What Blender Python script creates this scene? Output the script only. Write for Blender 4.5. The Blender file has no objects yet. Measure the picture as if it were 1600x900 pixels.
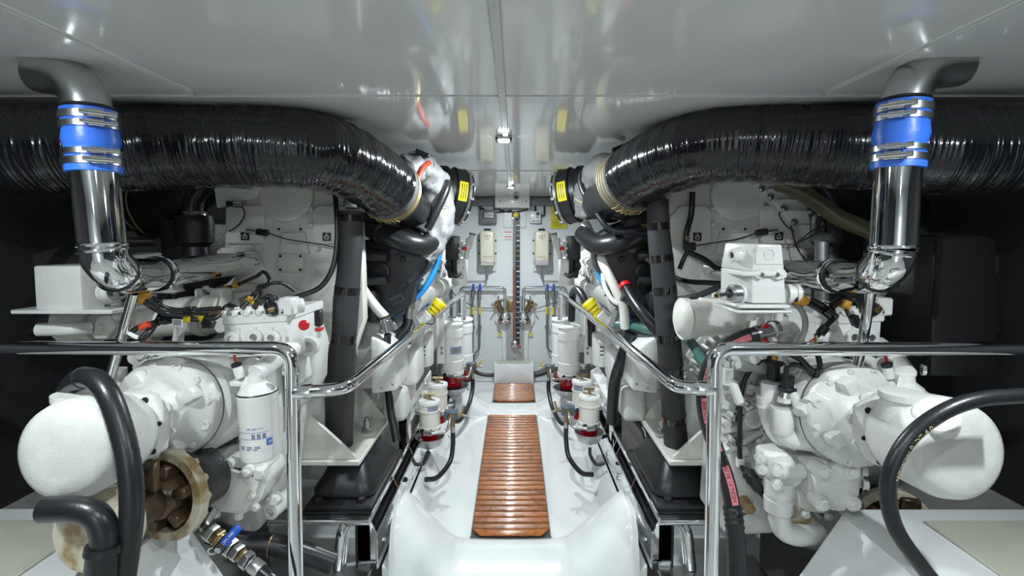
import bpy, bmesh, math, random
from mathutils import Vector as V, Matrix as M4
random.seed(7)
SC = bpy.context.scene
COL = SC.collection
PI = math.pi

# ------------------------------------------------------------------ camera
FPX = 760.0                 # focal length in pixels of a 1600 px wide frame
PITCH = math.radians(3.6)
EYE = V((0.0, 0.0, 1.5))
CX, CY = 804.0, 372.0 + FPX * math.tan(PITCH)
cam_data = bpy.data.cameras.new('camera')
cam_data.sensor_width = 36.0
cam_data.lens = FPX / 1600.0 * 36.0
cam_data.shift_x = -(CX - 800.0) / 1600.0
cam_data.shift_y = -(450.0 - CY) / 1600.0
cam_data.clip_start = 0.02
cam = bpy.data.objects.new('camera', cam_data)
cam.location = EYE
cam.rotation_euler = (PI / 2 - PITCH, 0, 0)
COL.objects.link(cam)
SC.camera = cam

# ------------------------------------------------------------------ light
SC.view_settings.view_transform = 'Standard'
SC.view_settings.look = 'None'
SC.view_settings.gamma = 1.0
SC.view_settings.use_curve_mapping = False
SC.view_settings.exposure = 0.62
world = bpy.data.worlds.new('world')
world.use_nodes = True
world.node_tree.nodes['Background'].inputs[0].default_value = (0.93, 0.97, 1.0, 1)
world.node_tree.nodes['Background'].inputs[1].default_value = 0.9
SC.world = world
CEIL = 1.925                # ceiling height
LAMPS = [(-0.045, 2.07, 12), (-0.03, 3.98, 16), (-0.06, 0.2, 5.5), (-0.06, -1.7, 16)]   # ceiling lamps along the centre strip: x, y, watts
SIDE_LAMPS = [(-1.05, 0.62, 9.5), (1.05, 0.62, 9.5)]                                     # the same lamps over the gearboxes, above the camera
LAMP_COLOR = (0.90, 0.975, 1.0)

# ------------------------------------------------------------------ pixels of the photograph to points of the room
_F = V((0, math.cos(PITCH), -math.sin(PITCH)))
_U = V((0, math.sin(PITCH), math.cos(PITCH)))
_R = V((1, 0, 0))
def ray(px, py):
    return _F + _R * ((px - CX) / FPX) + _U * ((CY - py) / FPX)
def at(px, py, Y):
    d = ray(px, py)
    return EYE + d * (Y / d.y)
def atz(px, py, z):
    d = ray(px, py)
    return EYE + d * ((z - EYE.z) / d.z)
def k(Y):                   # metres per pixel at depth Y
    return Y / FPX

# ------------------------------------------------------------------ materials
MATS = {}
def mat(name, color, rough=0.4, metal=0.0, coat=0.0, bump=0.0, bscale=60.0, var=0.0, vscale=6.0, emit=0.0, uvbump=None, trans=0.0, dirt=None, spec=0.5, randv=0.0, aniso=None):
    m = bpy.data.materials.new(name)
    m.use_nodes = True
    nt = m.node_tree
    b = nt.nodes['Principled BSDF']
    b.inputs['Base Color'].default_value = (*color, 1)
    b.inputs['Roughness'].default_value = rough
    b.inputs['Metallic'].default_value = metal
    b.inputs['Coat Weight'].default_value = coat
    b.inputs['Coat Roughness'].default_value = 0.05
    b.inputs['Specular IOR Level'].default_value = spec
    if trans: b.inputs['Transmission Weight'].default_value = trans
    if emit:
        b.inputs['Emission Color'].default_value = (*color, 1)
        b.inputs['Emission Strength'].default_value = emit
    N = lambda t: nt.nodes.new(t)
    L = nt.links.new
    tc = N('ShaderNodeTexCoord')
    last = None
    if var or dirt:
        no = N('ShaderNodeTexNoise'); no.inputs['Scale'].default_value = vscale; no.inputs['Detail'].default_value = 5
        L(tc.outputs['Object'], no.inputs['Vector'])
        rp = N('ShaderNodeValToRGB')
        c2 = dirt if dirt else tuple(max(0, c * (1 - var)) for c in color)
        rp.color_ramp.elements[0].position = 0.36; rp.color_ramp.elements[0].color = (*c2, 1)
        rp.color_ramp.elements[1].position = 0.52; rp.color_ramp.elements[1].color = (*color, 1)
        L(no.outputs['Fac'], rp.inputs['Fac'])
        last = rp.outputs['Color']
        L(last, b.inputs['Base Color'])
    if randv:
        oi = N('ShaderNodeObjectInfo'); hs = N('ShaderNodeHueSaturation')
        mr = N('ShaderNodeMapRange'); mr.inputs[3].default_value = 1 - randv; mr.inputs[4].default_value = 1 + randv
        L(oi.outputs['Random'], mr.inputs[0]); L(mr.outputs[0], hs.inputs['Value'])
        if last: L(last, hs.inputs['Color'])
        else: hs.inputs['Color'].default_value = (*color, 1)
        L(hs.outputs['Color'], b.inputs['Base Color'])
    if bump:
        n2 = N('ShaderNodeTexNoise'); n2.inputs['Scale'].default_value = bscale; n2.inputs['Detail'].default_value = 4
        bp = N('ShaderNodeBump'); bp.inputs['Strength'].default_value = bump; bp.inputs['Distance'].default_value = 0.004
        if uvbump:
            mp = N('ShaderNodeMapping'); mp.inputs['Scale'].default_value = uvbump
            L(tc.outputs['UV'], mp.inputs['Vector']); L(mp.outputs['Vector'], n2.inputs['Vector']); n2.inputs['Scale'].default_value = 1.0
        else:
            L(tc.outputs['Object'], n2.inputs['Vector'])
        L(n2.outputs['Fac'], bp.inputs['Height']); L(bp.outputs['Normal'], b.inputs['Normal'])
    MATS[name] = m
    return m

WHITE = mat('white_engine_paint', (0.74, 0.75, 0.73), 0.28, coat=0.3, bump=0.12, bscale=90, var=0.06, vscale=9)
CASTW = mat('cast_white_paint', (0.64, 0.65, 0.62), 0.34, coat=0.2, bump=0.22, bscale=260, var=0.10, vscale=14)
BEIGE = mat('grey_beige_paint', (0.70, 0.695, 0.645), 0.42, bump=0.3, bscale=120, var=0.07, vscale=8)
GELCOAT = mat('white_gelcoat', (0.77, 0.79, 0.795), 0.13, coat=0.5, bump=0.06, bscale=5)
CEILM = mat('glossy_ceiling_gelcoat', (0.82, 0.83, 0.82), 0.13, coat=0.5, bump=0.10, bscale=3.5)
WALLM = mat('white_bulkhead', (0.66, 0.70, 0.715), 0.3, bump=0.05, bscale=12)
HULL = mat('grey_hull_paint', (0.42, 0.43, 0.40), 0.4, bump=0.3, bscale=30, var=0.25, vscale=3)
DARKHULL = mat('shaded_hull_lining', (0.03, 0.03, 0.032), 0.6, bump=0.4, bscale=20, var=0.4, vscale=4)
CHROME = mat('polished_stainless', (0.82, 0.83, 0.84), 0.05, metal=1.0)
STEEL = mat('brushed_steel', (0.50, 0.51, 0.51), 0.28, metal=1.0, bump=0.05, bscale=200)
ALU = mat('matt_aluminium', (0.52, 0.53, 0.53), 0.38, metal=0.9)
WRAP = mat('black_lagging_resin', (0.006, 0.007, 0.009), 0.17, coat=0.45, bump=0.85, uvbump=(70, 3.2, 1), var=0.0, spec=0.45)
RUBBER = mat('black_rubber', (0.014, 0.015, 0.017), 0.32, bump=0.1, bscale=150)
FOAM = mat('dark_grey_foam', (0.030, 0.030, 0.032), 0.62, bump=0.15, bscale=300)
TAPE = mat('glossy_black_tape', (0.008, 0.008, 0.009), 0.14, coat=0.5)
BLACKP = mat('black_plastic', (0.013, 0.014, 0.016), 0.36)
BLACKCAST = mat('black_cast_metal', (0.017, 0.018, 0.020), 0.38, bump=0.4, bscale=90)
BLUEH = mat('blue_silicone', (0.035, 0.16, 0.72), 0.38, bump=0.3, bscale=40)
BLUEHOSE = mat('blue_hose', (0.02, 0.26, 0.68), 0.3)
BLUEV = mat('blue_vinyl_handle', (0.01, 0.10, 0.62), 0.3)
TEAK = mat('varnished_teak', (0.36, 0.115, 0.018), 0.22, coat=0.5, bump=0.15, uvbump=None, bscale=90, dirt=(0.23, 0.062, 0.010), vscale=22, randv=0.22)
GREYTRIM = mat('grey_metal_channel', (0.16, 0.165, 0.165), 0.4, metal=0.3)
BOTTLE = mat('cream_plastic', (0.60, 0.585, 0.47), 0.35, var=0.06, vscale=5)
STAINED = mat('coolant_tint', (0.40, 0.37, 0.40), 0.35)
YELLOW = mat('yellow_plastic', (0.72, 0.58, 0.01), 0.32)
YSIGN = mat('yellow_sign', (0.60, 0.54, 0.02), 0.45)
ORANGE = mat('orange_tape', (0.52, 0.25, 0.02), 0.5)
RED = mat('red_plastic', (0.55, 0.015, 0.02), 0.3)
REDORANGE = mat('red_silicone_hose', (0.62, 0.07, 0.02), 0.35)
REDFUEL = mat('red_fuel_bowl', (0.36, 0.004, 0.012), 0.05, coat=0.6)
PINK = mat('pink_hose_print', (0.72, 0.20, 0.24), 0.5)
GREENH = mat('green_hose', (0.055, 0.15, 0.13), 0.35, bump=0.2, bscale=80)
TEAL = mat('blue_grey_anodised', (0.10, 0.14, 0.19), 0.35, metal=0.4)
BRASS = mat('brass', (0.30, 0.22, 0.11), 0.34, metal=0.85, var=0.25, vscale=30)
OLIVE = mat('olive_hose', (0.10, 0.094, 0.05), 0.28, bump=0.2, bscale=60, var=0.2, vscale=10)
WHITEH = mat('white_hose', (0.72, 0.71, 0.66), 0.4, bump=0.1, bscale=80)
GREYH = mat('grey_hose', (0.20, 0.20, 0.19), 0.4)
BLANKET = mat('silver_heat_blanket', (0.30, 0.31, 0.32), 0.55, bump=0.7, bscale=38, metal=0.2)
DBLANKET = mat('dark_heat_blanket', (0.11, 0.115, 0.11), 0.7, bump=0.9, bscale=45)
THREAD = mat('gold_lacing_wire', (0.45, 0.36, 0.16), 0.5, metal=0.4)
RUSTY = mat('oily_coupling_metal', (0.13, 0.085, 0.05), 0.32, metal=0.3, dirt=(0.018, 0.012, 0.008), vscale=12, bump=0.2)
YPAINT = mat('yellowed_paint', (0.58, 0.54, 0.41), 0.4, dirt=(0.30, 0.20, 0.09), vscale=14, bump=0.3)
LABEL = mat('paper_label', (0.78, 0.79, 0.80), 0.45)
LABELG = mat('silver_grey_label', (0.36, 0.40, 0.43), 0.4)
INK = mat('dark_blue_ink', (0.02, 0.035, 0.12), 0.5)
INKB = mat('black_ink', (0.01, 0.01, 0.01), 0.5)
INKBLUE = mat('blue_print', (0.02, 0.10, 0.42), 0.5)
INKY = mat('yellow_print', (0.60, 0.52, 0.28), 0.5)
INKR = mat('red_print', (0.50, 0.07, 0.04), 0.5)
LAMPM = mat('lamp_glow', (0.95, 0.98, 1.0), 0.5, emit=60)
DIAL = mat('dark_screen', (0.03, 0.035, 0.04), 0.15)
GREYBOX = mat('grey_plastic_box', (0.16, 0.165, 0.17), 0.4)
GLASS = mat('sight_tube', (0.20, 0.20, 0.18), 0.12, coat=0.5)
SEAM = mat('dark_seam', (0.05, 0.05, 0.05), 0.6)
CYAN = mat('light_blue_plastic', (0.12, 0.36, 0.60), 0.35)
TRAY = mat('dark_green_grey_tray', (0.035, 0.055, 0.06), 0.4)

# ------------------------------------------------------------------ objects
def org(o):
    p = V((0, 0, 0))
    while o is not None:
        p += o.location
        o = o.parent
    return p
def tag(o, label=None, cat=None, group=None, kind=None):
    if label: o['label'] = label
    if cat: o['category'] = cat
    if group: o['group'] = group
    if kind: o['kind'] = kind
    return o
def thing(name, label, cat, loc=(0, 0, 0), group=None):
    o = bpy.data.objects.new(name, None)
    o.empty_display_size = 0.05
    o.location = V(loc)
    COL.objects.link(o)
    return tag(o, label, cat, group)
def copy_tree(o, parent=None):
    c = o.copy(); COL.objects.link(c)
    if parent is not None: c.parent = parent
    for ch in list(o.children): copy_tree(ch, c)
    return c

def frame(axis, up=None):
    z = V(axis).normalized()
    u = V(up) if up is not None else (V((0, 0, 1)) if abs(z.z) < 0.9 else V((0, 1, 0)))
    x = u.cross(z)
    if x.length < 1e-6: x = V((1, 0, 0)).cross(z)
    x.normalize()
    y = z.cross(x)
    return x, y, z

def spline(pts, n=8, closed=False):
    P = [V(p) for p in pts]
    if len(P) < 3: return P
    out = []
    for i in range(len(P) - 1):
        p0 = P[i - 1] if i > 0 else P[i] * 2 - P[i + 1]
        p1, p2 = P[i], P[i + 1]
        p3 = P[i + 2] if i + 2 < len(P) else P[i + 1] * 2 - P[i]
        for j in range(n):
            t = j / n
            out.append(0.5 * ((2 * p1) + (-p0 + p2) * t + (2 * p0 - 5 * p1 + 4 * p2 - p3) * t * t + (-p0 + 3 * p1 - 3 * p2 + p3) * t ** 3))
    out.append(P[-1])
    return out

def fillet(pts, r, n=7):
    """a polyline whose corners are rounded like bent tube"""
    P = [V(p) for p in pts]
    out = [P[0]]
    for i in range(1, len(P) - 1):
        a, b, c = P[i - 1], P[i], P[i + 1]
        u, w = (a - b), (c - b)
        rr = min(r, u.length * 0.48, w.length * 0.48)
        p, q = b + u.normalized() * rr, b + w.normalized() * rr
        for j in range(n + 1):
            t = j / n
            out.append(p * (1 - t) ** 2 + b * 2 * t * (1 - t) + q * t * t)
    out.append(P[-1])
    return out

class MB:
    def __init__(s):
        s.bm = bmesh.new()
        s.uv = s.bm.loops.layers.uv.new('UVMap')
    def hexa(s, c8):
        v = [s.bm.verts.new(p) for p in c8]
        for f in ((0, 3, 2, 1), (4, 5, 6, 7), (0, 1, 5, 4), (1, 2, 6, 5), (2, 3, 7, 6), (3, 0, 4, 7)):
            s.bm.faces.new([v[i] for i in f])
        return s
    def box(s, c, size, axis=None, up=None):
        c = V(c); hx, hy, hz = (q / 2 for q in size)
        if axis is None: x, y, z = V((1, 0, 0)), V((0, 1, 0)), V((0, 0, 1))
        else: x, y, z = frame(axis, up)
        q = [(-1, -1, -1), (1, -1, -1), (1, 1, -1), (-1, 1, -1), (-1, -1, 1), (1, -1, 1), (1, 1, 1), (-1, 1, 1)]
        return s.hexa([c + x * (a * hx) + y * (b * hy) + z * (d * hz) for a, b, d in q])
    def prism(s, poly, ext):
        """polygon (3D points) extruded by vector ext"""
        ext = V(ext); n = len(poly)
        a = [s.bm.verts.new(V(p)) for p in poly]
        b = [s.bm.verts.new(V(p) + ext) for p in poly]
        s.bm.faces.new(a[::-1]); s.bm.faces.new(b)
        for i in range(n):
            s.bm.faces.new([a[i], a[(i + 1) % n], b[(i + 1) % n], b[i]])
        return s
    def tube(s, pts, r, seg=12, cap=True, r2=None, ripple=None):
        P = [V(p) for p in pts]; n = len(P)
        rings = []; x = None; dist = 0.0; D = []
        for i in range(n):
            t = (P[min(i + 1, n - 1)] - P[max(i - 1, 0)])
            if t.length < 1e-9: t = V((0, 0, 1))
            t.normalize()
            if x is None: x, y, _ = frame(t)
            else:
                x = x - t * x.dot(t)
                if x.length < 1e-6: x, _, _ = frame(t)
                x.normalize(); y = t.cross(x)
            if i: dist += (P[i] - P[i - 1]).length
            D.append(dist)
            rr = r(i / (n - 1)) if callable(r) else (r if r2 is None else r + (r2 - r) * i / (n - 1))
            ring = []
            for j in range(seg):
                a = 2 * PI * j / seg
                q = rr + (ripple(i, j) if ripple else 0)
                ring.append(s.bm.verts.new(P[i] + x * (math.cos(a) * q) + y * (math.sin(a) * q)))
            rings.append(ring)
        for i in range(n - 1):
            for j in range(seg):
                f = s.bm.faces.new([rings[i][j], rings[i][(j + 1) % seg], rings[i + 1][(j + 1) % seg], rings[i + 1][j]])
                uv = [(D[i], j / seg), (D[i], (j + 1) / seg), (D[i + 1], (j + 1) / seg), (D[i + 1], j / seg)]
                for lp, q in zip(f.loops, uv): lp[s.uv].uv = q
        if cap:
            s.bm.faces.new(rings[0][::-1]); s.bm.faces.new(rings[-1])
        return s
    def lathe(s, p0, axis, prof, seg=20, up=None):
        """prof: (distance along axis, radius) pairs"""
        p0 = V(p0); x, y, z = frame(axis, up)
        rings = []
        for t, r in prof:
            r = max(r, 1e-4)
            rings.append([s.bm.verts.new(p0 + z * t + x * (math.cos(2 * PI * j / seg) * r) + y * (math.sin(2 * PI * j / seg) * r)) for j in range(seg)])
        for i in range(len(rings) - 1):
            for j in range(seg):
                s.bm.faces.new([rings[i][j], rings[i][(j + 1) % seg], rings[i + 1][(j + 1) % seg], rings[i + 1][j]])
        s.bm.faces.new(rings[0][::-1]); s.bm.faces.new(rings[-1])
        return s
    def cyl(s, p0, p1, r, seg=14, r2=None):
        d = V(p1) - V(p0)
        return s.lathe(p0, d, [(0, r), (d.length, r if r2 is None else r2)], seg)
    def ball(s, c, r, sx=1, sy=1, sz=1, seg=14):
        c = V(c)
        ret = bmesh.ops.create_uvsphere(s.bm, u_segments=seg, v_segments=max(6, seg // 2), radius=1)
        for v in ret['verts']: v.co = c + V((v.co.x * r * sx, v.co.y * r * sy, v.co.z * r * sz))
        return s
    def torus(s, c, axis, R, r, seg=28, sec=8, up=None):
        x, y, z = frame(axis, up); c = V(c)
        rings = []
        for i in range(seg):
            a = 2 * PI * i / seg
            d = x * math.cos(a) + y * math.sin(a)
            rings.append([s.bm.verts.new(c + d * (R + r * math.cos(2 * PI * j / sec)) + z * (r * math.sin(2 * PI * j / sec))) for j in range(sec)])
        for i in range(seg):
            for j in range(sec):
                s.bm.faces.new([rings[i][j], rings[(i + 1) % seg][j], rings[(i + 1) % seg][(j + 1) % sec], rings[i][(j + 1) % sec]])
        return s
    def bevel(s, w, seg=2, ang=30):
        s.bm.normal_update()
        es = [e for e in s.bm.edges if len(e.link_faces) == 2 and e.calc_face_angle(0) > math.radians(ang)]
        bmesh.ops.bevel(s.bm, geom=es, offset=w, segments=seg, affect='EDGES', profile=0.5, clamp_overlap=True)
        return s
    def build(s, name, m, parent=None, smooth=True, label=None, cat=None, group=None, kind=None, loc=None, ang=38):
        bmesh.ops.recalc_face_normals(s.bm, faces=s.bm.faces)
        me = bpy.data.meshes.new(name)
        o = bpy.data.objects.new(name, me)
        if parent is not None:
            o.parent = parent
            base = org(parent)
        else:
            base = V(loc) if loc is not None else V((0, 0, 0))
            o.location = base
        if base.length: bmesh.ops.translate(s.bm, verts=s.bm.verts, vec=-base)
        if smooth:
            s.bm.normal_update()
            for f in s.bm.faces: f.smooth = True
            lim = math.radians(ang)
            for e in s.bm.edges:
                if len(e.link_faces) == 2 and e.calc_face_angle(0) > lim: e.smooth = False
        s.bm.to_mesh(me); s.bm.free()
        me.materials.append(m)
        COL.objects.link(o)
        return tag(o, label, cat, group, kind)

# ---- bolts: one shared mesh for each finish, one object for each bolt
_BOLT = {}
def bolt_mesh(m, kind='hex'):
    key = (m.name, kind)
    if key not in _BOLT:
        b = MB()
        if kind == 'hex':
            b.lathe((0, 0, 0), (0, 0, 1), [(0, 1.25), (0.18, 1.25)], 12)
            b.lathe((0, 0, 0.18), (0, 0, 1), [(0, 1.0), (0.75, 1.0), (0.9, 0.8)], 6)
        elif kind == 'socket':
            b.lathe((0, 0, 0), (0, 0, 1), [(0, 1.0), (0.9, 1.0), (0.9, 0.55), (0.35, 0.5)], 12)
        elif kind == 'screw':
            b.lathe((0, 0, 0), (0, 0, 1), [(0, 1.0), (0.15, 0.95), (0.3, 0.5)], 10)
        bmesh.ops.recalc_face_normals(b.bm, faces=b.bm.faces)
        me = bpy.data.meshes.new('bolt'); b.bm.to_mesh(me); b.bm.free(); me.materials.append(m)
        _BOLT[key] = me
    return _BOLT[key]
def bolt(p, axis, r, m, parent, kind='hex', name='bolt'):
    o = bpy.data.objects.new(name, bolt_mesh(m, kind))
    x, y, z = frame(axis)
    R = M4((x, y, z)).transposed().to_4x4()
    o.parent = parent
    o.matrix_local = M4.Translation(V(p) - org(parent)) @ R @ M4.Scale(r, 4)
    COL.objects.link(o)
    return o

# ---- lettering: outlines of the built-in font laid on a surface by a mapping
_TXT = {}
def text_geo(t):
    if t not in _TXT:
        c = bpy.data.curves.new('lettering', 'FONT'); c.body = t; c.resolution_u = 2
        c.align_x = 'CENTER'; c.align_y = 'CENTER'
        o = bpy.data.objects.new('lettering', c); COL.objects.link(o)
        bpy.context.view_layer.update()
        me = o.to_mesh()
        _TXT[t] = ([v.co.copy() for v in me.vertices], [list(p.vertices) for p in me.polygons])
        o.to_mesh_clear(); bpy.data.objects.remove(o); bpy.data.curves.remove(c)
    return _TXT[t]
def lettering(t, f, size, m, parent, name='lettering', bold=0.0):
    vs, fs = text_geo(t)
    me = bpy.data.meshes.new(name)
    base = org(parent)
    me.from_pydata([f(v.x * size, v.y * size) - base for v in vs], [], fs)
    me.materials.append(m)
    o = bpy.data.objects.new(name, me); o.parent = parent
    COL.objects.link(o)
    return o
def flat(o, x, y):           # mapping onto a plane
    o, x, y = V(o), V(x).normalized(), V(y).normalized()
    return lambda u, v: o + x * u + y * v
def cylmap(c, r, ang0, up=V((0, 0, 1))):   # onto an upright cylinder; ang0: direction of the middle, 0 = towards -Y
    c = V(c)
    return lambda u, v: c + V((math.sin(ang0 + u / r) * r, -math.cos(ang0 + u / r) * r, v))
def pathmap(pts, r, face=V((0, -1, 0)), s0=0.0, flip=1):
    P = [V(p) for p in pts]
    S = [0.0]
    for i in range(1, len(P)): S.append(S[-1] + (P[i] - P[i - 1]).length)
    def f(u, v):
        d = min(max(s0 + u * flip, 0), S[-1] - 1e-5)
        i = max(j for j in range(len(S)) if S[j] <= d)
        i = min(i, len(P) - 2)
        t = (P[i + 1] - P[i]).normalized()
        p = P[i] + t * (d - S[i])
        n = (face - t * face.dot(t)).normalized()
        w = t.cross(n) * flip
        a = v / r
        return p + n * (math.cos(a) * r) + w * (math.sin(a) * r) * -1
    return f
def strip_on_path(pm, u0, u1, v0, v1, m, parent, name, n=14):
    me = bpy.data.meshes.new(name); base = org(parent)
    vs = []; fs = []; q = 5
    for i in range(n + 1):
        for j in range(q):
            vs.append(pm(u0 + (u1 - u0) * i / n, v0 + (v1 - v0) * j / (q - 1)) - base)
    for i in range(n):
        for j in range(q - 1):
            fs.append([i * q + j, i * q + j + 1, (i + 1) * q + j + 1, (i + 1) * q + j])
    me.from_pydata(vs, [], fs); me.materials.append(m)
    o = bpy.data.objects.new(name, me); o.parent = parent; COL.objects.link(o)
    return o

def hose(name, pts, r, m, label=None, cat='hose', parent=None, seg=12, n=8, group=None, sm=True, kind=None):
    P = spline(pts, n) if sm else pts
    return MB().tube(P, r, seg).build(name, m, parent, label=label, cat=cat if parent is None else None, group=group, kind=kind)
def pipe(pts, Y=None):       # list of (px, py[, Y]) to points
    return [at(p[0], p[1], p[2] if len(p) > 2 else Y) for p in pts]

# ================================================================== the room
def st(mb, name, m, parent=None, **kw):
    o = mb.build(name, m, parent, **kw)
    if parent is None: o['kind'] = 'structure'
    return o
HW, YB, YF = 2.05, 5.1, -2.6
st(MB().prism([(-HW, YB, -0.6), (HW, YB, -0.6), (HW, YB, 2.0), (-HW, YB, 2.0)], (0, 0.06, 0)), 'wall_back', WALLM)
for s, n in ((-1, 'left'), (1, 'right')):
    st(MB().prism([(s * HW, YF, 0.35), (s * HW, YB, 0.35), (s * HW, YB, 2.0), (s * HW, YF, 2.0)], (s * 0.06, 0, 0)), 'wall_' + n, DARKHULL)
    # hull skin sloping from the foot of the stringer up to the side
    st(MB().prism([(s * 0.47, YF, -0.42), (s * 0.9, YF, -0.36), (s * 1.6, YF, 0.02), (s * HW, YF, 0.42), (s * (HW + .08), YF, 0.42), (s * 1.65, YF, -0.06), (s * 0.9, YF, -0.44), (s * 0.47, YF, -0.5)], (0, YB - YF, 0)), 'trim_hull_' + n, HULL)
# bulkhead behind the camera with its door opening
wb = MB()
wb.box((-1.25, YF, 0.8), (1.7, 0.06, 2.4)); wb.box((1.25, YF, 0.8), (1.7, 0.06, 2.4)); wb.box((0, YF, 1.85), (0.8, 0.06, 0.3))
st(wb, 'wall_front', WALLM)

# ceiling: panels with open joints, battens along the joints
ceil = bpy.data.objects.new('ceiling', None); COL.objects.link(ceil); ceil['kind'] = 'structure'
ys = [YF, 1.478, 3.1, YB]; xs = [-HW, -0.955, -0.036, 0.925, HW]
for i in range(3):
    for j in range(4):
        g = 0.0022
        MB().box(((xs[j] + xs[j + 1]) / 2, (ys[i] + ys[i + 1]) / 2, CEIL + 0.012), (xs[j + 1] - xs[j] - 2 * g, ys[i + 1] - ys[i] - 2 * g, 0.024)).bevel(0.0015, 1).build('ceiling_panel', CEILM, ceil)
MB().box((0, (YF + YB) / 2, CEIL + 0.035), (2 * HW, YB - YF, 0.02)).build('backing', SEAM, ceil)
CSTRIP = mat('pale_joint_strip', (0.62, 0.63, 0.63), 0.25, coat=0.3)
st(MB().box((-0.037, (YF + YB) / 2 - .04, CEIL - 0.004), (0.023, YB - YF - .14, 0.008)).bevel(0.002, 1), 'trim_1', CSTRIP)
t1 = bpy.data.objects['trim_1']
yy = -0.06
while yy < 4.9:
    if min(abs(yy - l[1]) for l in LAMPS) > 0.04: bolt((-0.037, yy, CEIL - 0.008), (0, 0, -1), 0.0036, STEEL, t1, 'screw', 'screw')
    yy += 0.241
# flange along each athwart joint, with its screws
t2 = st(MB().box((0, 1.478 + 0.03, CEIL - 0.002), (2 * HW, 0.05, 0.004)).bevel(0.001, 1), 'trim_2', CEILM)
for x in (-1.38, -1.13, -.62, -.36, -.19, -.075, .02, .17, .42, .66, 1.08, 1.38):
    bolt((x, 1.5, CEIL - 0.004), (0, 0, -1), 0.0034, STEEL, t2, 'screw', 'screw')
t3 = st(MB().box((0, 3.1 + 0.03, CEIL - 0.002), (2 * HW, 0.05, 0.004)).bevel(0.001, 1), 'trim_3', CEILM)
for n, x in ((4, -0.955), (5, 0.925)):
    st(MB().box((x, 0.3, CEIL - 0.003), (0.03, 2.3, 0.006)).bevel(0.001, 1), 'trim_%d' % n, CEILM)

# grey cable channel under the ceiling at the far wall
st(MB().box((0, YB - 0.03, 1.875), (2 * HW, 0.06, 0.085)).bevel(0.004, 1), 'trim_6', GREYTRIM)

# the walkway floor between the engine beds, a shallow trough with a moulded hump across it
FX = 0.475
fl = st(MB().prism([(-FX, 2.0, 0), (FX, 2.0, 0), (FX, 2.0, -0.4), (-FX, 2.0, -0.4)], (0, YB - 2.0, 0)), 'floor', GELCOAT)
st(MB().box((0, -0.3, -0.4), (2 * HW, 4.6, 0.1)), 'floor_landing', HULL)
for s, n in ((-1, 'left'), (1, 'right')):
    # white moulded side of the engine stringer, leaning outward
    st(MB().prism([(s * FX, 1.98, -0.4), (s * FX, 1.98, 0.0), (s * (FX + 0.02), 1.98, 0.025), (s * 0.54, 1.98, 0.10), (s * 0.565, 1.98, 0.11), (s * 0.565, 1.98, -0.4)], (0, YB - 1.98, 0)).bevel(0.006, 2), 'trim_stringer_' + n, GELCOAT)
def hump(y0, y1, prof, name):
    """a moulded ridge across the floor: prof is (x, height) pairs"""
    rows = []
    D = (y1 - y0)
    sec = [(0.0, 0.0), (0.06, 0.55), (0.16, 0.86), (0.30, 1.0), (0.70, 1.0), (0.84, 0.88), (0.94, 0.55), (1.0, 0.0)]
    b = MB()
    P = spline([(x, 0, h) for x, h in prof], 6)
    grid = []
    for p in P:
        r = 0.03 + 0 * p.z
        grid.append([b.bm.verts.new((p.x, y0 + D * t, -0.02 + (p.z + 0.02) * h)) for t, h in sec])
    for i in range(len(grid) - 1):
        for j in range(len(sec) - 1):
            b.bm.faces.new([grid[i][j], grid[i + 1][j], grid[i + 1][j + 1], grid[i][j + 1]])
    for g in (grid[0], grid[-1]):
        b.bm.faces.new(g)
    for j in range(1): b.bm.faces.new([g[0] for g in grid] + [g[-1] for g in reversed(grid)])
    return st(b, name, GELCOAT, ang=60)
hump(4.0, 4.33, [(-0.50, 0.24), (-0.47, 0.235), (-0.37, 0.13), (-0.25, 0.05), (-0.16, 0.035), (0.13, 0.035), (0.22, 0.05), (0.34, 0.13), (0.45, 0.235), (0.50, 0.24)], 'floor_hump')
hump(1.96, 2.36, [(-0.535, 0.30), (-0.50, 0.295), (-0.40, 0.17), (-0.31, 0.07), (-0.21, 0.03), (0.17, 0.03), (0.27, 0.07), (0.37, 0.17), (0.49, 0.295), (0.53, 0.30)], 'floor_sill')
ff = MB().box((0, 1.97, -0.2), (1.06, 0.04, 0.44)); st(ff, 'floor_riser', GELCOAT)

# teak gratings let into the floor, each slat a piece of its own
def grating(label, xl, xr, y0, y1, n, loc):
    g = thing('teak_grating', label, 'grating', loc)
    pitch = (y1 - y0) / n
    MB().box(((xl + xr) / 2, (y0 + y1) / 2, 0.004), (xr - xl + 0.016, y1 - y0 + 0.01, 0.006)).build('tray', SEAM, g)
    for s, x in ((-1, xl), (1, xr)):
        MB().box((x + s * 0.006, (y0 + y1) / 2, 0.008), (0.006, y1 - y0, 0.016)).build('edge_strip', ALU, g)
    for i in range(n):
        y = y0 + pitch * (i + 0.5)
        ins = 0.0
        if i == 0: ins = 0.042
        e = pitch * 0.40
        a = MB()
        x0, x1 = xl + 0.001, xr - 0.001
        if i == 0:
            poly = [(x0 + ins, y - e, 0.01), (x1 - ins, y - e, 0.01), (x1 - 0.004, y + e, 0.01), (x0 + 0.004, y + e, 0.01)]
            a.prism(poly, (0, 0, 0.017)); a.bevel(0.006, 2)
        else:
            prof = [(-e, 0.008), (-e, 0.018), (-e * .72, 0.0255), (-e * .2, 0.0285), (e * .25, 0.0275), (e * .75, 0.0235), (e, 0.016), (e, 0.008)]
            a.prism([(x0, y + q, z) for q, z in prof], (x1 - x0, 0, 0))
        a.build('slat', TEAK, g, ang=50)
    return g
grating('long varnished teak slat grating in the middle of the white walkway', -0.216, 0.178, 2.335, 4.0, 30, (-0.02, 3.1, 0))
grating('short varnished teak grating below the white step box at the far wall', -0.195, 0.185, 4.335, 4.88, 12, (-0.01, 4.6, 0))

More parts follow.
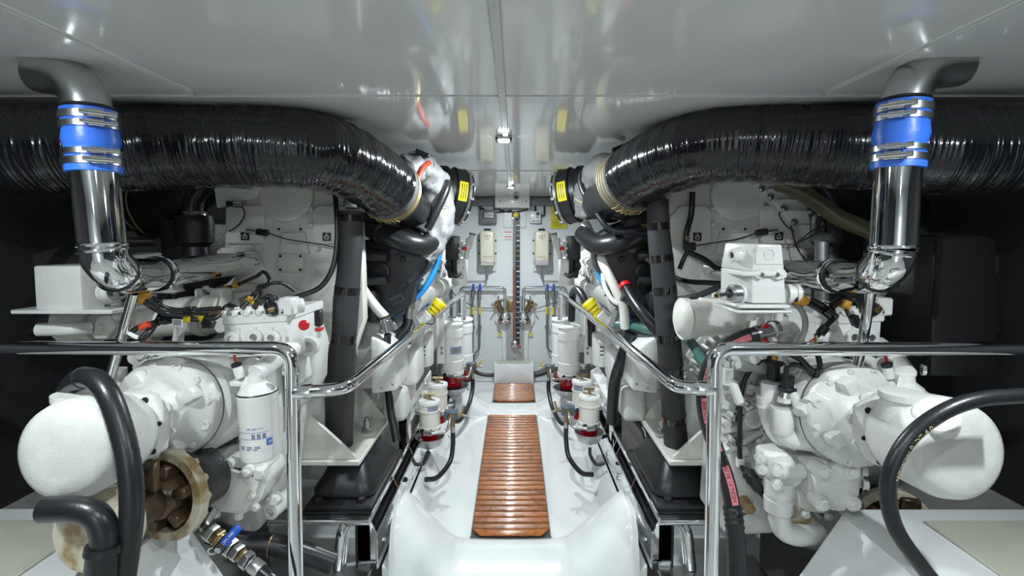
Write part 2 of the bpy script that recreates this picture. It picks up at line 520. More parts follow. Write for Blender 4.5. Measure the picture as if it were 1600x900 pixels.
# ceiling lamps
def ceiling_lamp(x, y, w, label, blue=False):
    t = thing('ceiling_lamp', label, 'lamp', (x, y, CEIL), 'square lamps of the ceiling')
    MB().box((x, y, CEIL - 0.008), (0.058, 0.058, 0.016)).bevel(0.003, 1).build('housing', ALU, t)
    MB().box((x, y, CEIL - 0.018), (0.042, 0.042, 0.006)).bevel(0.002, 1).build('diffuser', LAMPM, t)
    for sx in (-1, 1):
        for sy in (-1, 1):
            MB().box((x + sx * 0.03, y + sy * 0.026, CEIL - 0.014), (0.008, 0.010, 0.014)).build('clip', BLACKP, t)
    ld = bpy.data.lights.new('lamp_light', 'AREA'); ld.energy = w; ld.size = 0.045; ld.color = LAMP_COLOR
    lo = bpy.data.objects.new('lamp_light', ld); lo.parent = t; lo.location = (0, 0, -0.024); COL.objects.link(lo)
LL = ['lit square lamp on the ceiling strip, nearer of the two seen', 'lit square lamp on the ceiling strip just above the white camera box',
      'square ceiling lamp above the camera, first one behind the frame', 'square ceiling lamp on the strip farthest aft behind the camera']
for (x, y, w), l in zip(LAMPS, LL): ceiling_lamp(x, y, w, l)
for (x, y, w), l in zip(SIDE_LAMPS, ('square ceiling lamp over the left gearbox, out of frame', 'square ceiling lamp over the right gearbox, out of frame')): ceiling_lamp(x, y, w, l)

# ================================================================== the far wall
YW = 5.09
def W(px, py, d=0.0): return at(px, py, YW - d)
kw = k(YW)
# white box under the ceiling with the little camera
t = thing('camera_box', 'white screwed box under the ceiling carrying a small round camera', 'box', W(800, 315))
c = W(800.5, 315, 0.09)
MB().box(c, (52 * kw, 0.18, 20 * kw)).bevel(0.006, 2).build('body', WHITE, t)
for x in (781, 822): bolt(W(x, 314, 0.18), (0, -1, 0), 0.007, BLACKP, t, 'screw', 'screw')
cc = MB(); p = at(806.5, 309, YW - 0.20); cc.ball(p, 0.026, 1, 1, 1, 16); cc.build('camera_ball', ALU, t)
MB().lathe(p + V((0, -0.014, 0)), (0, -1, -0.15), [(0, 0.015), (0.012, 0.013), (0.013, 0.004)], 14).build('lens', BLACKP, t)
MB().lathe(p + V((0, 0.0, 0.032)), (0, 0, -1), [(0, 0.024), (0.012, 0.024)], 16).build('camera_foot', ALU, t)
# black cables from the channel to the controller box
for i, (a, b, e) in enumerate((((748, 323), (762, 334), (776, 329)), ((750, 323), (770, 331), (800, 329)), ((776, 325), (800, 331), (825, 327)))):
    hose('cable', [W(*a, .05), W((a[0] + b[0]) / 2, (a[1] + b[1]) / 2 + 2, .03), W(*b, .03), W((b[0] + e[0]) / 2, (b[1] + e[1]) / 2 + 1, .03), W(*e, .05)], 0.008, RUBBER,
         ['black cable drooping from the ceiling channel to the grey controller box', 'thin black cable sagging behind the grey controller box', 'black cable sagging under the white camera box'][i], 'cable')
# grey control unit
t = thing('control_unit', 'dark grey control unit with a small display above a cream bottle', 'control unit', W(763, 339))
MB().box(W(763, 339, 0.035), (26 * kw, 0.07, 22 * kw)).bevel(0.008, 2).build('body', GREYBOX, t)
MB().box(W(764, 336, 0.072), (19 * kw, 0.006, 10 * kw)).build('display', DIAL, t)
for i in range(3): MB().box(W(764, 333 + 3 * i, 0.076), (15 * kw, 0.002, 1.2 * kw)).build('display_line', ALU, t)
for i in range(4): MB().cyl(W(758.5 + 3.6 * i, 347.5, 0.06), W(758.5 + 3.6 * i, 347.5, 0.08), 0.006, 8).build('button', BLACKP, t)
# grey backing plate of the sight gauge and the gauge
t = thing('backing_plate', 'pale square plate on the wall behind the sight gauge head', 'plate', W(804, 340))
MB().box(W(804.5, 340, 0.004), (35 * kw, 0.008, 31 * kw)).bevel(0.002, 1).build('plate', mat('pale_plate', (0.62, 0.66, 0.66), 0.25), t)
for x, y in ((788.5, 355), (820, 355), (788.5, 327), (820, 327)): bolt(W(x, y, 0.008), (0, -1, 0), 0.006, STEEL, t, 'screw', 'screw')
t = thing('sight_gauge', 'tall sight gauge with yellow cap running down the far wall', 'gauge', W(805, 430))
MB().lathe(W(806, 337, 0.02), (0, -1, 0), [(0, 0.044), (0.05, 0.044), (0.06, 0.036)], 22).build('head', BLACKP, t)
MB().lathe(W(806, 335.5, 0.08), (0, -1, 0), [(0, 0.026), (0.012, 0.026), (0.016, 0.018)], 18).build('cap', YELLOW, t)
MB().lathe(W(801.5, 341, 0.08), (0, -1, 0), [(0, 0.011), (0.012, 0.011)], 12).build('plug', WHITE, t)
MB().box(at(809, 440, YW - 0.025), (6.0 * kw, 0.03, 195 * kw)).build('scale_bar', BLACKP, t)
MB().box(at(803.5, 440, YW - 0.03), (4.6 * kw, 0.035, 195 * kw)).bevel(0.004, 1).build('channel', ALU, t)
MB().tube([W(803.5, 344, 0.05), W(803.5, 422, 0.05)], 0.010, 10).build('tube_upper', GLASS, t)
MB().tube([W(803.5, 422, 0.05), W(803.5, 533, 0.05)], 0.010, 10).build('tube_lower', mat('red_brown_sight_fluid', (0.30, 0.07, 0.035), 0.15, coat=0.4), t)
for i in range(23):
    y = 352 + i * 8
    MB().box(W(809.4, y, 0.042), (4.4 * kw, 0.003, 1.7 * kw)).build('scale_mark', BRASS if i in (5, 6, 8) else CYAN if i % 3 else LABEL, t)
MB().lathe(W(804.5, 537, 0.02), (0, -1, 0), [(0, 0.040), (0.04, 0.040), (0.05, 0.02), (0.07, 0.02)], 12).build('valve', STEEL, t)
MB().cyl(W(806, 540, 0.06), W(812, 542, 0.08), 0.008, 8).build('lever', STEEL, t)
MB().ball(W(812, 542, 0.09), 0.016).build('lever_knob', RED, t)
# warning stickers
t = thing('warning_sticker', 'small paper notice with two red bars beside the sight gauge', 'sticker', W(793, 367))
MB().box(W(793.5, 367, 0.001), (12 * kw, 0.002, 14 * kw)).build('paper', LABEL, t)
for y in (362.5, 369.8): MB().box(W(793.5, y, 0.0025), (12 * kw, 0.001, 1.5 * kw)).build('red_bar', INKR, t)
for y in (365.3, 367, 372.3, 374): MB().box(W(793.5, y, 0.0025), (9.5 * kw, 0.001, 0.35 * kw)).build('print_line', GREYBOX, t)
# white control box with printed diagram
t = thing('alarm_unit', 'white alarm unit with printed diagram and black cable below the channel', 'alarm', W(837, 340))
MB().box(W(836.5, 339.5, 0.03), (16.5 * kw, 0.06, 18 * kw)).bevel(0.006, 2).build('body', WHITE, t)
MB().box(W(840.5, 334, 0.062), (4.6 * kw, 0.004, 4.4 * kw)).build('display', DIAL, t)
MB().lathe(W(839.5, 339.5, 0.06), (0, -1, 0), [(0, 0.009), (0.006, 0.009)], 12).build('button', GREYBOX, t)
for x, y in ((832, 336), (834, 339), (831.5, 341.5), (835, 334)): MB().box(W(x, y, 0.0615), (2.6 * kw, 0.002, 0.5 * kw), (0.3, 0, 1)).build('print_line', GREYBOX, t)
for x in (833.5, 841): MB().box(W(x, 345.4, 0.0615), (5 * kw, 0.002, 1.3 * kw)).build('print_bar', INKBLUE, t)
MB().tube([W(836, 322, .04), W(836, 331, .04)], 0.011, 8).build('conduit', RUBBER, t)
MB().tube(fillet([W(850.5, 321, .04), W(850.5, 337, .04), W(844, 337, .04)], .02), 0.008, 8).build('cable', RUBBER, t)
# yellow notice
t = thing('wall_notice', 'yellow printed notice on the far wall behind the air filter', 'notice', W(873, 338))
MB().box(W(873, 338, 0.003), (25 * kw, 0.005, 38 * kw)).build('board', YSIGN, t)
for i, (y, w) in enumerate(((330, 17), (333, 19), (336, 10), (343, 8), (347.5, 20), (350, 18), (353, 12))):
    MB().box(W(873 - (19 - w) * .2, y, 0.0065), (w * kw, 0.001, 0.6 * kw)).build('print_line', INKB, t)
# coolant bottles
def bottle(x0, label, tint):
    t = thing('coolant_bottle', label, 'bottle', W(x0, 388), 'coolant bottles on the far wall')
    sh = MB().box(W(x0 - 1 if x0 < 800 else x0 + 1, 394, 0.012), (29 * kw, 0.024, 60 * kw)).bevel(0.012, 2).build('backing_board', WALLM, t)
    MB().box(W(x0, 388, 0.085), (22 * kw, 0.12, 54 * kw)).bevel(0.022, 3).build('body', BOTTLE, t)
    for sx in (-1, 1):
        MB().box(W(x0 + sx * 12.6, 389, 0.035), (3.2 * kw, 0.012, 45 * kw)).bevel(0.003, 1).build('mounting_ear', BOTTLE, t)
        for y in (376, 396): bolt(W(x0 + sx * 13, y, 0.04), (0, -1, 0), 0.0085, BLACKP, t, 'hex')
    MB().box(W(x0, 409, 0.086), (22.6 * kw, 0.122, 7 * kw if tint < 1 else 13 * kw)).bevel(0.02, 3).build('fluid_level', STAINED, t)
    MB().lathe(W(x0, 361.5, 0.08), (0, 0, 1), [(-0.01, 0.03), (0, 0.036), (0.022, 0.036), (0.028, 0.028)], 14).build('cap', BLACKP, t)
    lettering('CAT', flat(W(x0, 369.3, 0.1468), (1, 0, 0), (0, 0, 1)), 0.037, INKB, t)
    for y, w in ((373, 5),): MB().box(W(x0, y, 0.146), (w * kw, 0.001, 0.9 * kw)).build('print_line', INKR, t)
    lettering('MADE IN ITALY', flat(W(x0, 401.5, 0.1468), (1, 0, 0), (0, 0, 1)), 0.013, INKB, t)
    lettering('-- --', flat(W(x0, 411, 0.1485), (1, 0, 0), (0, 0, 1)), 0.02, INKB, t)
    MB().cyl(W(x0, 414, 0.07), W(x0, 420, 0.07), 0.014, 10, 0.010).build('outlet', STEEL, t)
    return t
bottle(761.5, 'cream coolant bottle on the far wall below the dark grey control unit', 0)
bottle(846.5, 'cream coolant bottle on the far wall below the white alarm unit', 1)
# stainless lines on the wall
def L(name, pts, r, m, label, cat, d=0.05, rad=0.05, parent=None, seg=10):
    return MB().tube(fillet([W(p[0], p[1], p[2] if len(p) > 2 else d) for p in pts], rad), r, seg).build(name, m, parent, label=label, cat=cat)
L('drain_line', [(761.5, 419, .07), (761.5, 440, .07), (727, 440, .07)], 0.010, STEEL, 'thin steel line dropping from the cream bottle beside the grey control unit', 'pipe')
L('drain_line', [(846, 419, .07), (846, 434, .07), (849, 440, .07), (876, 440, .07)], 0.010, STEEL, 'thin steel line dropping from the cream bottle under the alarm unit', 'pipe')
L('seawater_pipe', [(720, 495), (720, 449), (789, 449), (789, 494)], 0.016, CHROME, 'bent stainless pipe on the far wall over the left seacock', 'pipe', .06)
L('seawater_pipe', [(884, 495), (884, 449), (818, 449), (818, 494)], 0.016, CHROME, 'bent stainless pipe on the far wall over the right seacock', 'pipe', .06)
L('vent_line', [(706, 392), (706, 500)], 0.012, STEEL, 'upright steel line on the far wall left of the blue-handled valves', 'pipe', .03)
L('vent_line', [(876, 450), (876, 488), (880, 492)], 0.010, STEEL, 'upright steel line right of the blue-handled valves', 'pipe', .03)
def valve_line(x, x2, label):
    t = thing('valve_line', label, 'valve', W(x, 450), 'blue-handled drain valves')
    MB().tube(fillet([W(x, 449, .05), W(x, 545, .05), W(x2, 552, .05), W(x2, 562, .07)], .06), 0.010, 10).build('line', STEEL, t)
    MB().cyl(W(x, 452, .05), W(x, 468, .05), 0.019, 10).build('valve_body', STEEL, t)
    MB().box(W(x + .7, 449, .085), (0.024, 0.02, 0.075), (0, -0.2, 1)).bevel(0.006, 2).build('handle', BLUEV, t)
    MB().cyl(W(x, 480, .05), W(x, 491, .05), 0.0125, 10).build('marker_band', YELLOW, t)
    for y in (511,): MB().box(W(x, y, .04), (0.045, 0.03, 0.035)).bevel(.004, 1).build('pipe_clip', STEEL, t)
valve_line(739, 739, 'blue-handled drain valve, outer of the pair left of the sight gauge')
valve_line(749.5, 742, 'blue-handled drain valve, inner of the pair left of the sight gauge')
valve_line(854.5, 864, 'blue-handled drain valve, inner of the pair right of the sight gauge')
valve_line(864.5, 866, 'blue-handled drain valve, outer of the pair right of the sight gauge')
# recess with seacocks between the pipes
t = thing('seacock_plate', 'white moulded plate with grey centre behind the seacocks', 'plate', W(803, 515))
MB().prism([W(*p, 0.0) for p in ((776, 460), (832, 460), (836, 500), (826, 520), (824, 572), (786, 572), (784, 520), (773, 500))], (0, -0.02, 0)).bevel(0.008, 2).build('plate', GELCOAT, t)
MB().prism([W(*p, 0.02) for p in ((792, 462), (817, 462), (819, 500), (819, 570), (791, 570), (790, 500))], (0, -0.006, 0)).build('centre_plate', mat('grey_plate', (0.36, 0.38, 0.38), 0.3, metal=0.3), t)
for x in (781, 829):
    MB().box(W(x, 522, 0.021), (7 * kw, 0.003, 3.5 * kw)).build('yellow_tag', YSIGN, t)
for x, y in ((788, 540), (788, 545), (822, 540), (822, 545)): bolt(W(x, y, .02), (0, -1, 0), .007, STEEL, t, 'screw', 'screw')
bolt(W(804, 556, .026), (0, -1, 0), .014, STEEL, t)
MB().box(W(798, 478, .03), (0.08, 0.02, 0.13)).bevel(.01, 2).build('bronze_flange', BRASS, t)
for s, x in ((-1, 789), (1, 818)):
    t = thing('seacock', 'bronze and steel seacock under the %s bent pipe on the far wall' % ('left' if s < 0 else 'right'), 'valve', W(x, 495), 'seacocks on the far wall')
    MB().lathe(W(x, 495.5, 0.03), (0, -1, 0), [(0, 0.062), (0.05, 0.064), (0.07, 0.05), (0.08, 0.02)], 22).build('strainer_cap', CHROME, t)
    MB().cyl(W(x - s * -12, 470, .08), W(x - s * -6, 486, .06), 0.03, 12).build('body', BRASS, t)
    MB().cyl(W(x + s * 8, 470, .05), W(x + s * 14, 478, .09), 0.022, 10).build('branch', BRASS, t)
    MB().box(W(x + s * 10, 459.5, .11), (0.11, 0.018, 0.014), (0.25 * s, 0, 1)).build('handle', STEEL, t)
    MB().cyl(W(x + s * 10, 462, .09), W(x + s * 11, 468, .08), 0.008, 8).build('stem', STEEL, t)
    MB().cyl(W(x + s * 16, 477, .1), W(x + s * 20, 482, .11), 0.008, 8).build('drain_spout', BRASS, t)
    MB().lathe(W(x - s * -6, 500, .03), (0, -1, 0), [(0, .035), (.05, .035)], 16).build('flange', BRASS, t)
# thin wires on the wall
hose('wire', [W(700, 415, .05), W(697, 440, .05), W(706, 455, .05), W(720, 468, .05), W(745, 480, .02), W(772, 482, .02)], 0.004, RUBBER, 'thin black wire looping over the far wall left of the seacocks', 'cable')
hose('wire', [W(836, 484, .02), W(856, 476, .05), W(872, 472, .05), W(886, 464, .05)], 0.004, RUBBER, 'thin black wire crossing the far wall right of the seacocks', 'cable')
# white step box
t = thing('step_box', 'low white step box with grey top at the foot of the far wall', 'step', at(803, 600, 4.9))
a, b = at(772, 602, 4.9), at(834, 570, 4.9)
MB().box(((a.x + b.x) / 2, 4.98, 0.105), (b.x - a.x, 0.16, 0.21)).bevel(.008, 2).build('box', GELCOAT, t)
MB().box(((a.x + b.x) / 2, 4.985, 0.212), ((b.x - a.x) * .86, 0.12, 0.006)).build('top_pad', mat('beige_tread', (0.50, 0.50, 0.42), 0.5), t)
# hoses on the floor against the wall
hose('floor_hose', pipe([(737, 553, 5.0), (738, 572, 4.98), (745, 582, 4.97), (760, 586, 4.97), (773, 586, 4.97)]), 0.02, RUBBER, 'black hose from the left filters to the step box along the floor')
hose('floor_hose', pipe([(834, 586, 4.97), (850, 582, 4.97), (866, 577, 4.97), (880, 574, 4.95)]), 0.032, RUBBER, 'thick black hose from the step box to the right filters')

# ================================================================== large pieces of each side
MIRX = -0.022
class Side:
    def __init__(s, right): s.r = right; s.s = 1 if right else -1; s.n = 'right' if right else 'left'
    def __call__(s, px, py, Y):          # a point given on the left half of the photograph, mirrored for the right engine
        p = at(px, py, Y)
        return V((MIRX - p.x, p.y, p.z)) if s.r else p
    def v(s, x, y, z): return V((-x if s.r else x, y, z))
    def X(s, x): return MIRX - x if s.r else x
    def pts(s, l, Y=None): return [s(p[0], p[1], p[2] if len(p) > 2 else Y) for p in l]
LEFT, RIGHT = Side(False), Side(True)

def exhaust(path, S):
    t = thing('exhaust_pipe', 'fat black resin-lagged exhaust pipe under the ceiling over the %s engine' % S.n, 'exhaust pipe', at(*path[0]))
    P = spline(pipe(path), 12)
    rnd = random.Random(3 if S.r else 4)
    off = [rnd.uniform(-1, 1) for _ in range(400)]
    def rip(i, j): return 0.0009 * off[(i * 7) % 400] + 0.0010 * math.sin(j * 0.9 + off[i % 400] * 3) + 0.0016 * math.sin(i * .23 + j * .3)
    Q = []
    for i in range(len(P) - 1):
        for j in range(5): Q.append(P[i].lerp(P[i + 1], j / 5))
    Q.append(P[-1])
    MB().tube(Q, 0.131, 44, ripple=rip).build('lagging', WRAP, t, ang=80)
    d = (P[-1] - P[-4]).normalized()
    e = P[-1]
    MB().lathe(e - d * 0.02, d, [(0, 0.128), (0.01, 0.136), (0.05, 0.130), (0.09, 0.115)], 36).build('end_wrap', DBLANKET, t)
    for q in range(4):
        MB().torus(e + d * (0.002 + 0.014 * q), d + V((0.04 * (q - 1.5), 0.02 * q, 0.03)), 0.136 - .002 * q, 0.0022, 36, 6).build('lacing_wire', THREAD, t)
    for q in range(7):
        a = -1.9 + q * 0.16
        x, y, z = frame(d)
        p = e + (x * math.cos(a) + y * math.sin(a)) * 0.137
        MB().tube([p - d * 0.005, p + d * 0.02 + V((0.012 * (q % 2), 0, -0.006)), p + d * 0.05], 0.0018, 5).build('lacing_wire', THREAD, t)
    return t, e, d
EXL = [(-60, 236, 1.50), (60, 236, 1.52), (150, 234, 1.55), (250, 232, 1.6), (340, 230, 1.63), (420, 230, 1.64), (490, 236, 1.69), (545, 254, 1.83), (588, 280, 2.0), (608, 296, 2.1)]
EXR = [(1660, 236, 1.46), (1545, 237, 1.48), (1460, 236, 1.50), (1360, 232, 1.56), (1260, 228, 1.62), (1180, 224, 1.66), (1115, 226, 1.70), (1058, 242, 1.82), (1010, 264, 1.98), (984, 282, 2.08)]
_, EL, DL = exhaust(EXL, LEFT)
_, ER, DR = exhaust(EXR, RIGHT)

def clamp(c, axis, r, w, parent, side, name='hose_clamp'):
    """band clamp with its housing and screw, a part with sub-parts"""
    x, y, z = frame(axis)
    b = MB().lathe(c - z * w / 2, z, [(0, r), (0.0008, r + .0025), (w - .0008, r + .0025), (w, r)], 32).build(name, STEEL, parent)
    d = V((side * 0.75, -0.66, 0)); d = (d - z * d.dot(z)).normalized(); tn = z.cross(d)
    MB().box(c + d * (r + .007), (w * 1.1, 0.032, 0.012), d, z.cross(d)).bevel(.002, 1).build('housing', CHROME, b)
    MB().cyl(c + d * (r + .012) - tn * .03, c + d * (r + .012) + tn * .03, w * .32, 12).build('screw', CHROME, b)
    MB().cyl(c + d * (r + .012) + tn * .028, c + d * (r + .012) + tn * .04, w * .46, 6).build('screw_head', STEEL, b)
    return b

def cooling_pipe(S, vert, low, top, label):
    Y0 = vert[0][2]; R = 0.0495
    t = thing('cooling_pipe', label, 'pipe', at(*vert[0]))
    V0, V1 = at(*vert[0]), at(*vert[1])
    MB().tube([V0, V1], R, 36).build('upright_pipe', CHROME, t)
    EP = spline([V1] + pipe(low[:4]), 10)
    MB().tube(EP, R * 0.985, 36).build('elbow', CHROME, t)
    MB().tube(spline(pipe(low[3:]), 8), R * 0.95, 36).build('cross_pipe', CHROME, t)
    def bead(p, d, r=R, m=CHROME): MB().torus(p, d, r, 0.0042, 36, 8).build('weld_bead', m, t)
    bead(V1, V1 - V0); bead(V1 + (EP[1] - EP[0]).normalized() * .012, EP[1] - EP[0], R * .99)
    bead(EP[18], EP[19] - EP[17], R * .985, BLACKP)
    n = len(EP) - 1
    bead(EP[n], EP[n] - EP[n - 1], R * 1.02); bead(EP[n - 3], EP[n - 2] - EP[n - 4], R * 1.03, BLACKP); bead(EP[n - 1], EP[n] - EP[n - 2], R * 1.05)
    # blue silicone sleeve, with its clamps, joining the grey upper bend
    s = MB(); d = (V0 - at(*top[0])); ln = d.length
    u = (V0 - V1).normalized()
    T0 = at(*top[0])
    ax = (T0 - V0)
    prof = [(-.012, R + .001), (-.012, R + .007), (0.01, R + .008), (.035, R + .004), (.05, R + .0055), (ax.length * .5, R + .0095), (ax.length - .04, R + .0055), (ax.length - .01, R + .008), (ax.length + .008, R + .007), (ax.length + .008, R + .001)]
    sl = s.lathe(V0, ax, prof, 36).build('sleeve', BLUEH, t)
    for q, w in ((0.012, .018), (0.034, .015), (ax.length - .032, .015), (ax.length - .01, .018)):
        clamp(V0 + ax.normalized() * q, ax, R + .0085, w, t, -S.s)
    MB().tube(spline(pipe(top), 10), R * 1.0, 32).build('upper_bend', STEEL, t)
    MB().torus(T0 + ax.normalized() * .014, ax, R + .002, .004, 32, 8).build('bend_rim', BLACKP, t)
    return t
cooling_pipe(LEFT, [(147, 262, 1.22), (160, 383, 1.22)], [(166, 408, 1.225), (190, 429, 1.28), (224, 430, 1.42), (250, 427, 1.52), (320, 418, 1.8), (389, 409, 2.06)],
             [(140, 178, 1.22), (131, 148, 1.22), (105, 122, 1.22), (60, 112, 1.22)], 'polished pipe with blue sleeve dropping at the left edge and turning into the beige housing')
cooling_pipe(RIGHT, [(1403, 256, 1.22), (1396, 386, 1.22)], [(1389, 410, 1.23), (1366, 430, 1.30), (1332, 432, 1.45), (1300, 431, 1.55), (1225, 426, 1.82), (1060, 419, 2.32), (955, 414, 2.75)],
             [(1411, 166, 1.22), (1420, 138, 1.22), (1447, 110, 1.22), (1500, 102, 1.22)], 'polished pipe with blue sleeve at the right side running behind the white connector box')

# handrails
def handrail(S, corner, postx, barY, low, post2, label):
    t = thing('handrail', label, 'handrail', at(*corner))
    R = .0208
    MB().tube(fillet([at(corner[0] + S.s * 560, corner[1], barY), at(*corner), at(*postx)], .055, 9), R, 22).build('top_rail', CHROME, t)
    a = at(low[0][0], low[0][1], low[0][2])
    P = fillet(pipe(low), .09, 10)
    MB().tube(P, R * .95, 22).build('side_rail', CHROME, t)
    MB().lathe(P[0] - V((S.s * .0, 0, 0)), P[1] - P[0], [(0, R * 1.05), (.05, R * 1.05), (.053, R * .95)], 22).build('collar', CHROME, t)
    b = at(*postx)
    MB().lathe(b + V((0, 0, .0)), (0, 0, -1), [(0, R * 1.02), (.10, R * 1.02), (.10, .045), (.112, .045)], 22).build('foot', CHROME, t)
    return t
handrail(LEFT, (456, 544, 1.42), (464, 985, 1.42), 1.42, [(461, 612, 1.42), (538, 609, 1.42), (724, 458, 3.95), (724, 500, 3.95)], None, 'polished tube handrail of the left engine with rail sloping to the far wall')
handrail(RIGHT, (1117, 545, 1.42), (1110, 985, 1.42), 1.42, [(1115, 607, 1.42), (1058, 606, 1.42), (875, 455, 3.95), (875, 500, 3.95)], None, 'polished tube handrail of the right engine with rail sloping to the far wall')

# slim polished stay tubes beside the cross pipes
MB().tube(pipe([(209, 458, 1.40), (200, 600, 1.33), (195, 640, 1.31)][:1] + [(172, 590, 1.46), (160, 640, 1.46)]), .0135, 16).build('stay_tube', CHROME, None, label='slim polished stay tube slanting below the elbow at the left edge', cat='stay')
MB().tube(fillet(pipe([(1361, 452, 1.42), (1346, 545, 1.48), (1322, 640, 1.48), (1338, 668, 1.46), (1380, 690, 1.46)]), .05), .0145, 16).build('stay_tube', CHROME, None, label='slim polished stay tube bending below the elbow of the right pipe', cat='stay')

# foam covered risers
def riser(S, pts, bands, label, top):
    t = thing('foam_riser', label, 'pipe', at(pts[-1][0], pts[-1][1], pts[-1][2]))
    P = [at(x, y, Y) for x, y, Y, w in pts]; Rr = [w / 2 * Y / FPX for x, y, Y, w in pts]
    Q = spline(P, 8); n = len(Q) - 1; m = len(pts) - 1
    def rad(u):
        q = u * m; i = min(int(q), m - 1); f = q - i
        return Rr[i] * (1 - f) + Rr[i + 1] * f
    MB().tube(Q, rad, 26).build('foam_sleeve', FOAM, t, ang=80)
    for y, h in bands:
        i = min(range(n), key=lambda j: abs(proj_y(Q[j]) - y))
        u = i / n; d = Q[i + 1] - Q[i]
        MB().lathe(Q[i], d, [(0, rad(u)), (0, rad(u) + .0022), (h * Q[i].y / FPX, rad(u) + .0022), (h * Q[i].y / FPX, rad(u))], 26).build('tape_band', TAPE, t)
    q = at(*top)
    MB().box(q, (.055, .03, .075)).bevel(.008, 2).build('top_clamp', STEEL, t)
    bolt(q + V((0, -.015, .012)), (0, -1, 0), .012, STEEL, t)
    MB().cyl(q + V((-.035, 0, -.012)), q + V((.035, 0, -.012)), .008, 8).build('clamp_bolt', BRASS, t)
    return t
def proj_y(p):
    d = p - EYE
    return CY - FPX * d.dot(_U) / d.dot(_F)
def proj_x(p):
    d = p - EYE
    return CX + FPX * d.dot(_R) / d.dot(_F)
riser(LEFT, [(549, 330, 2.03, 37), (548, 375, 2.03, 37), (545, 425, 2.03, 36), (541, 470, 2.03, 40), (538, 520, 2.03, 38), (532, 575, 2.06, 45), (531, 620, 2.10, 45), (530, 660, 2.14, 44), (530, 700, 2.16, 42)],
      [(336, 10), (447, 12), (519, 14)], 'dark grey foam covered riser pipe in front of the left engine, tape bands', (550, 312, 2.03))
riser(RIGHT, [(1027, 312, 2.03, 34), (1029, 360, 2.03, 34), (1034, 410, 2.03, 36), (1039, 460, 2.03, 37), (1044, 520, 2.03, 37), (1048, 575, 2.06, 38), (1051, 620, 2.10, 37), (1054, 660, 2.14, 36), (1056, 692, 2.16, 38)],
      [(347, 11), (398, 11), (447, 12), (519, 12), (568, 12), (648, 12)], 'dark grey foam covered riser pipe in front of the right engine, tape bands', (1026, 300, 2.03))

# engine beds
def bed(S):
    s = S.s
    t = thing('engine_bed', 'polished stainless engine bed under the %s engine mount' % S.n, 'engine bed', (s * .8, 2.3, .3))
    y0, y1 = 1.94, 3.3
    x = lambda a: s * a
    MB().prism([(x(.60), y0, .335), (x(.60), y0, .325), (x(1.02), y0, .325), (x(1.02), y0, .335)], (0, y1 - y0, 0)).build('top_plate', CHROME, t)
    MB().tube([(x(.60), y0 + .004, .325), (x(1.02), y0 + .004, .325)], .012, 14).build('rolled_edge', CHROME, t)
    MB().box((x(.81), y0 + .012, .23), (.42, .012, .19)).build('front_plate', CHROME, t)
    MB().box((x(.81), y0 - .02, .13), (.44, .10, .014)).bevel(.004, 1).build('foot_ledge', STEEL, t)
    MB().tube(fillet([(x(.70), y0 + .005, .31), (x(.712), y0 - .012, .29), (x(.73), y0 - .012, .14)], .02), .021, 16).build('drain_tube', CHROME, t)
    # open channel along the walkway: web, bolted flange, upright lip, gussets
    MB().box((x(.655), (y0 + y1) / 2, .23), (.01, y1 - y0, .19)).build('web', BLACKP, t)
    MB().box((x(.60), (y0 + y1) / 2, .333), (.007, y1 - y0, .03)).bevel(.002, 1).build('lip', CHROME, t)
    MB().box((x(.572), (y0 + y1) / 2, .20), (.008, y1 - y0, .15)).bevel(.002, 1).build('flange', CHROME, t)
    MB().box((x(.61), (y0 + y1) / 2, .155), (.08, y1 - y0, .008)).build('channel_floor', CHROME, t)
    MB().tube([(x(.603), y0 + .03, .20), (x(.603), y1, .20)], .018, 14).build('inner_tube', CHROME, t)
    for y in (y0 + .006, 2.32, 2.68, 3.05):
        MB().prism([(x(.575), y, .275), (x(.60), y, .33), (x(.655), y, .33), (x(.655), y, .16), (x(.575), y, .16)], (0, .008, 0)).build('gusset', CHROME, t)
    for y in (2.05, 2.31, 2.59, 2.9): bolt((x(.568), y, .185), (-s, 0, 0), .0095, STEEL, t)
    MB().prism([(x(.66), 1.98, .32), (x(.76), 1.98, .32), (x(.76), 1.98, -.3), (x(.66), 1.98, -.3)], (0, 1.32, 0)).build('girder', HULL, t)
    return t
def bed_far(S):
    s = S.s
    MB().prism([(s * .575, 3.32, .31), (s * .76, 3.32, .31), (s * .76, 3.32, .10), (s * .575, 3.32, .10)], (0, 1.7, 0)).bevel(.01, 2).build('bed_cover', BLACKP, None, label='black topped engine bed continuing aft beside the %s fuel filters' % S.n, cat='engine bed')
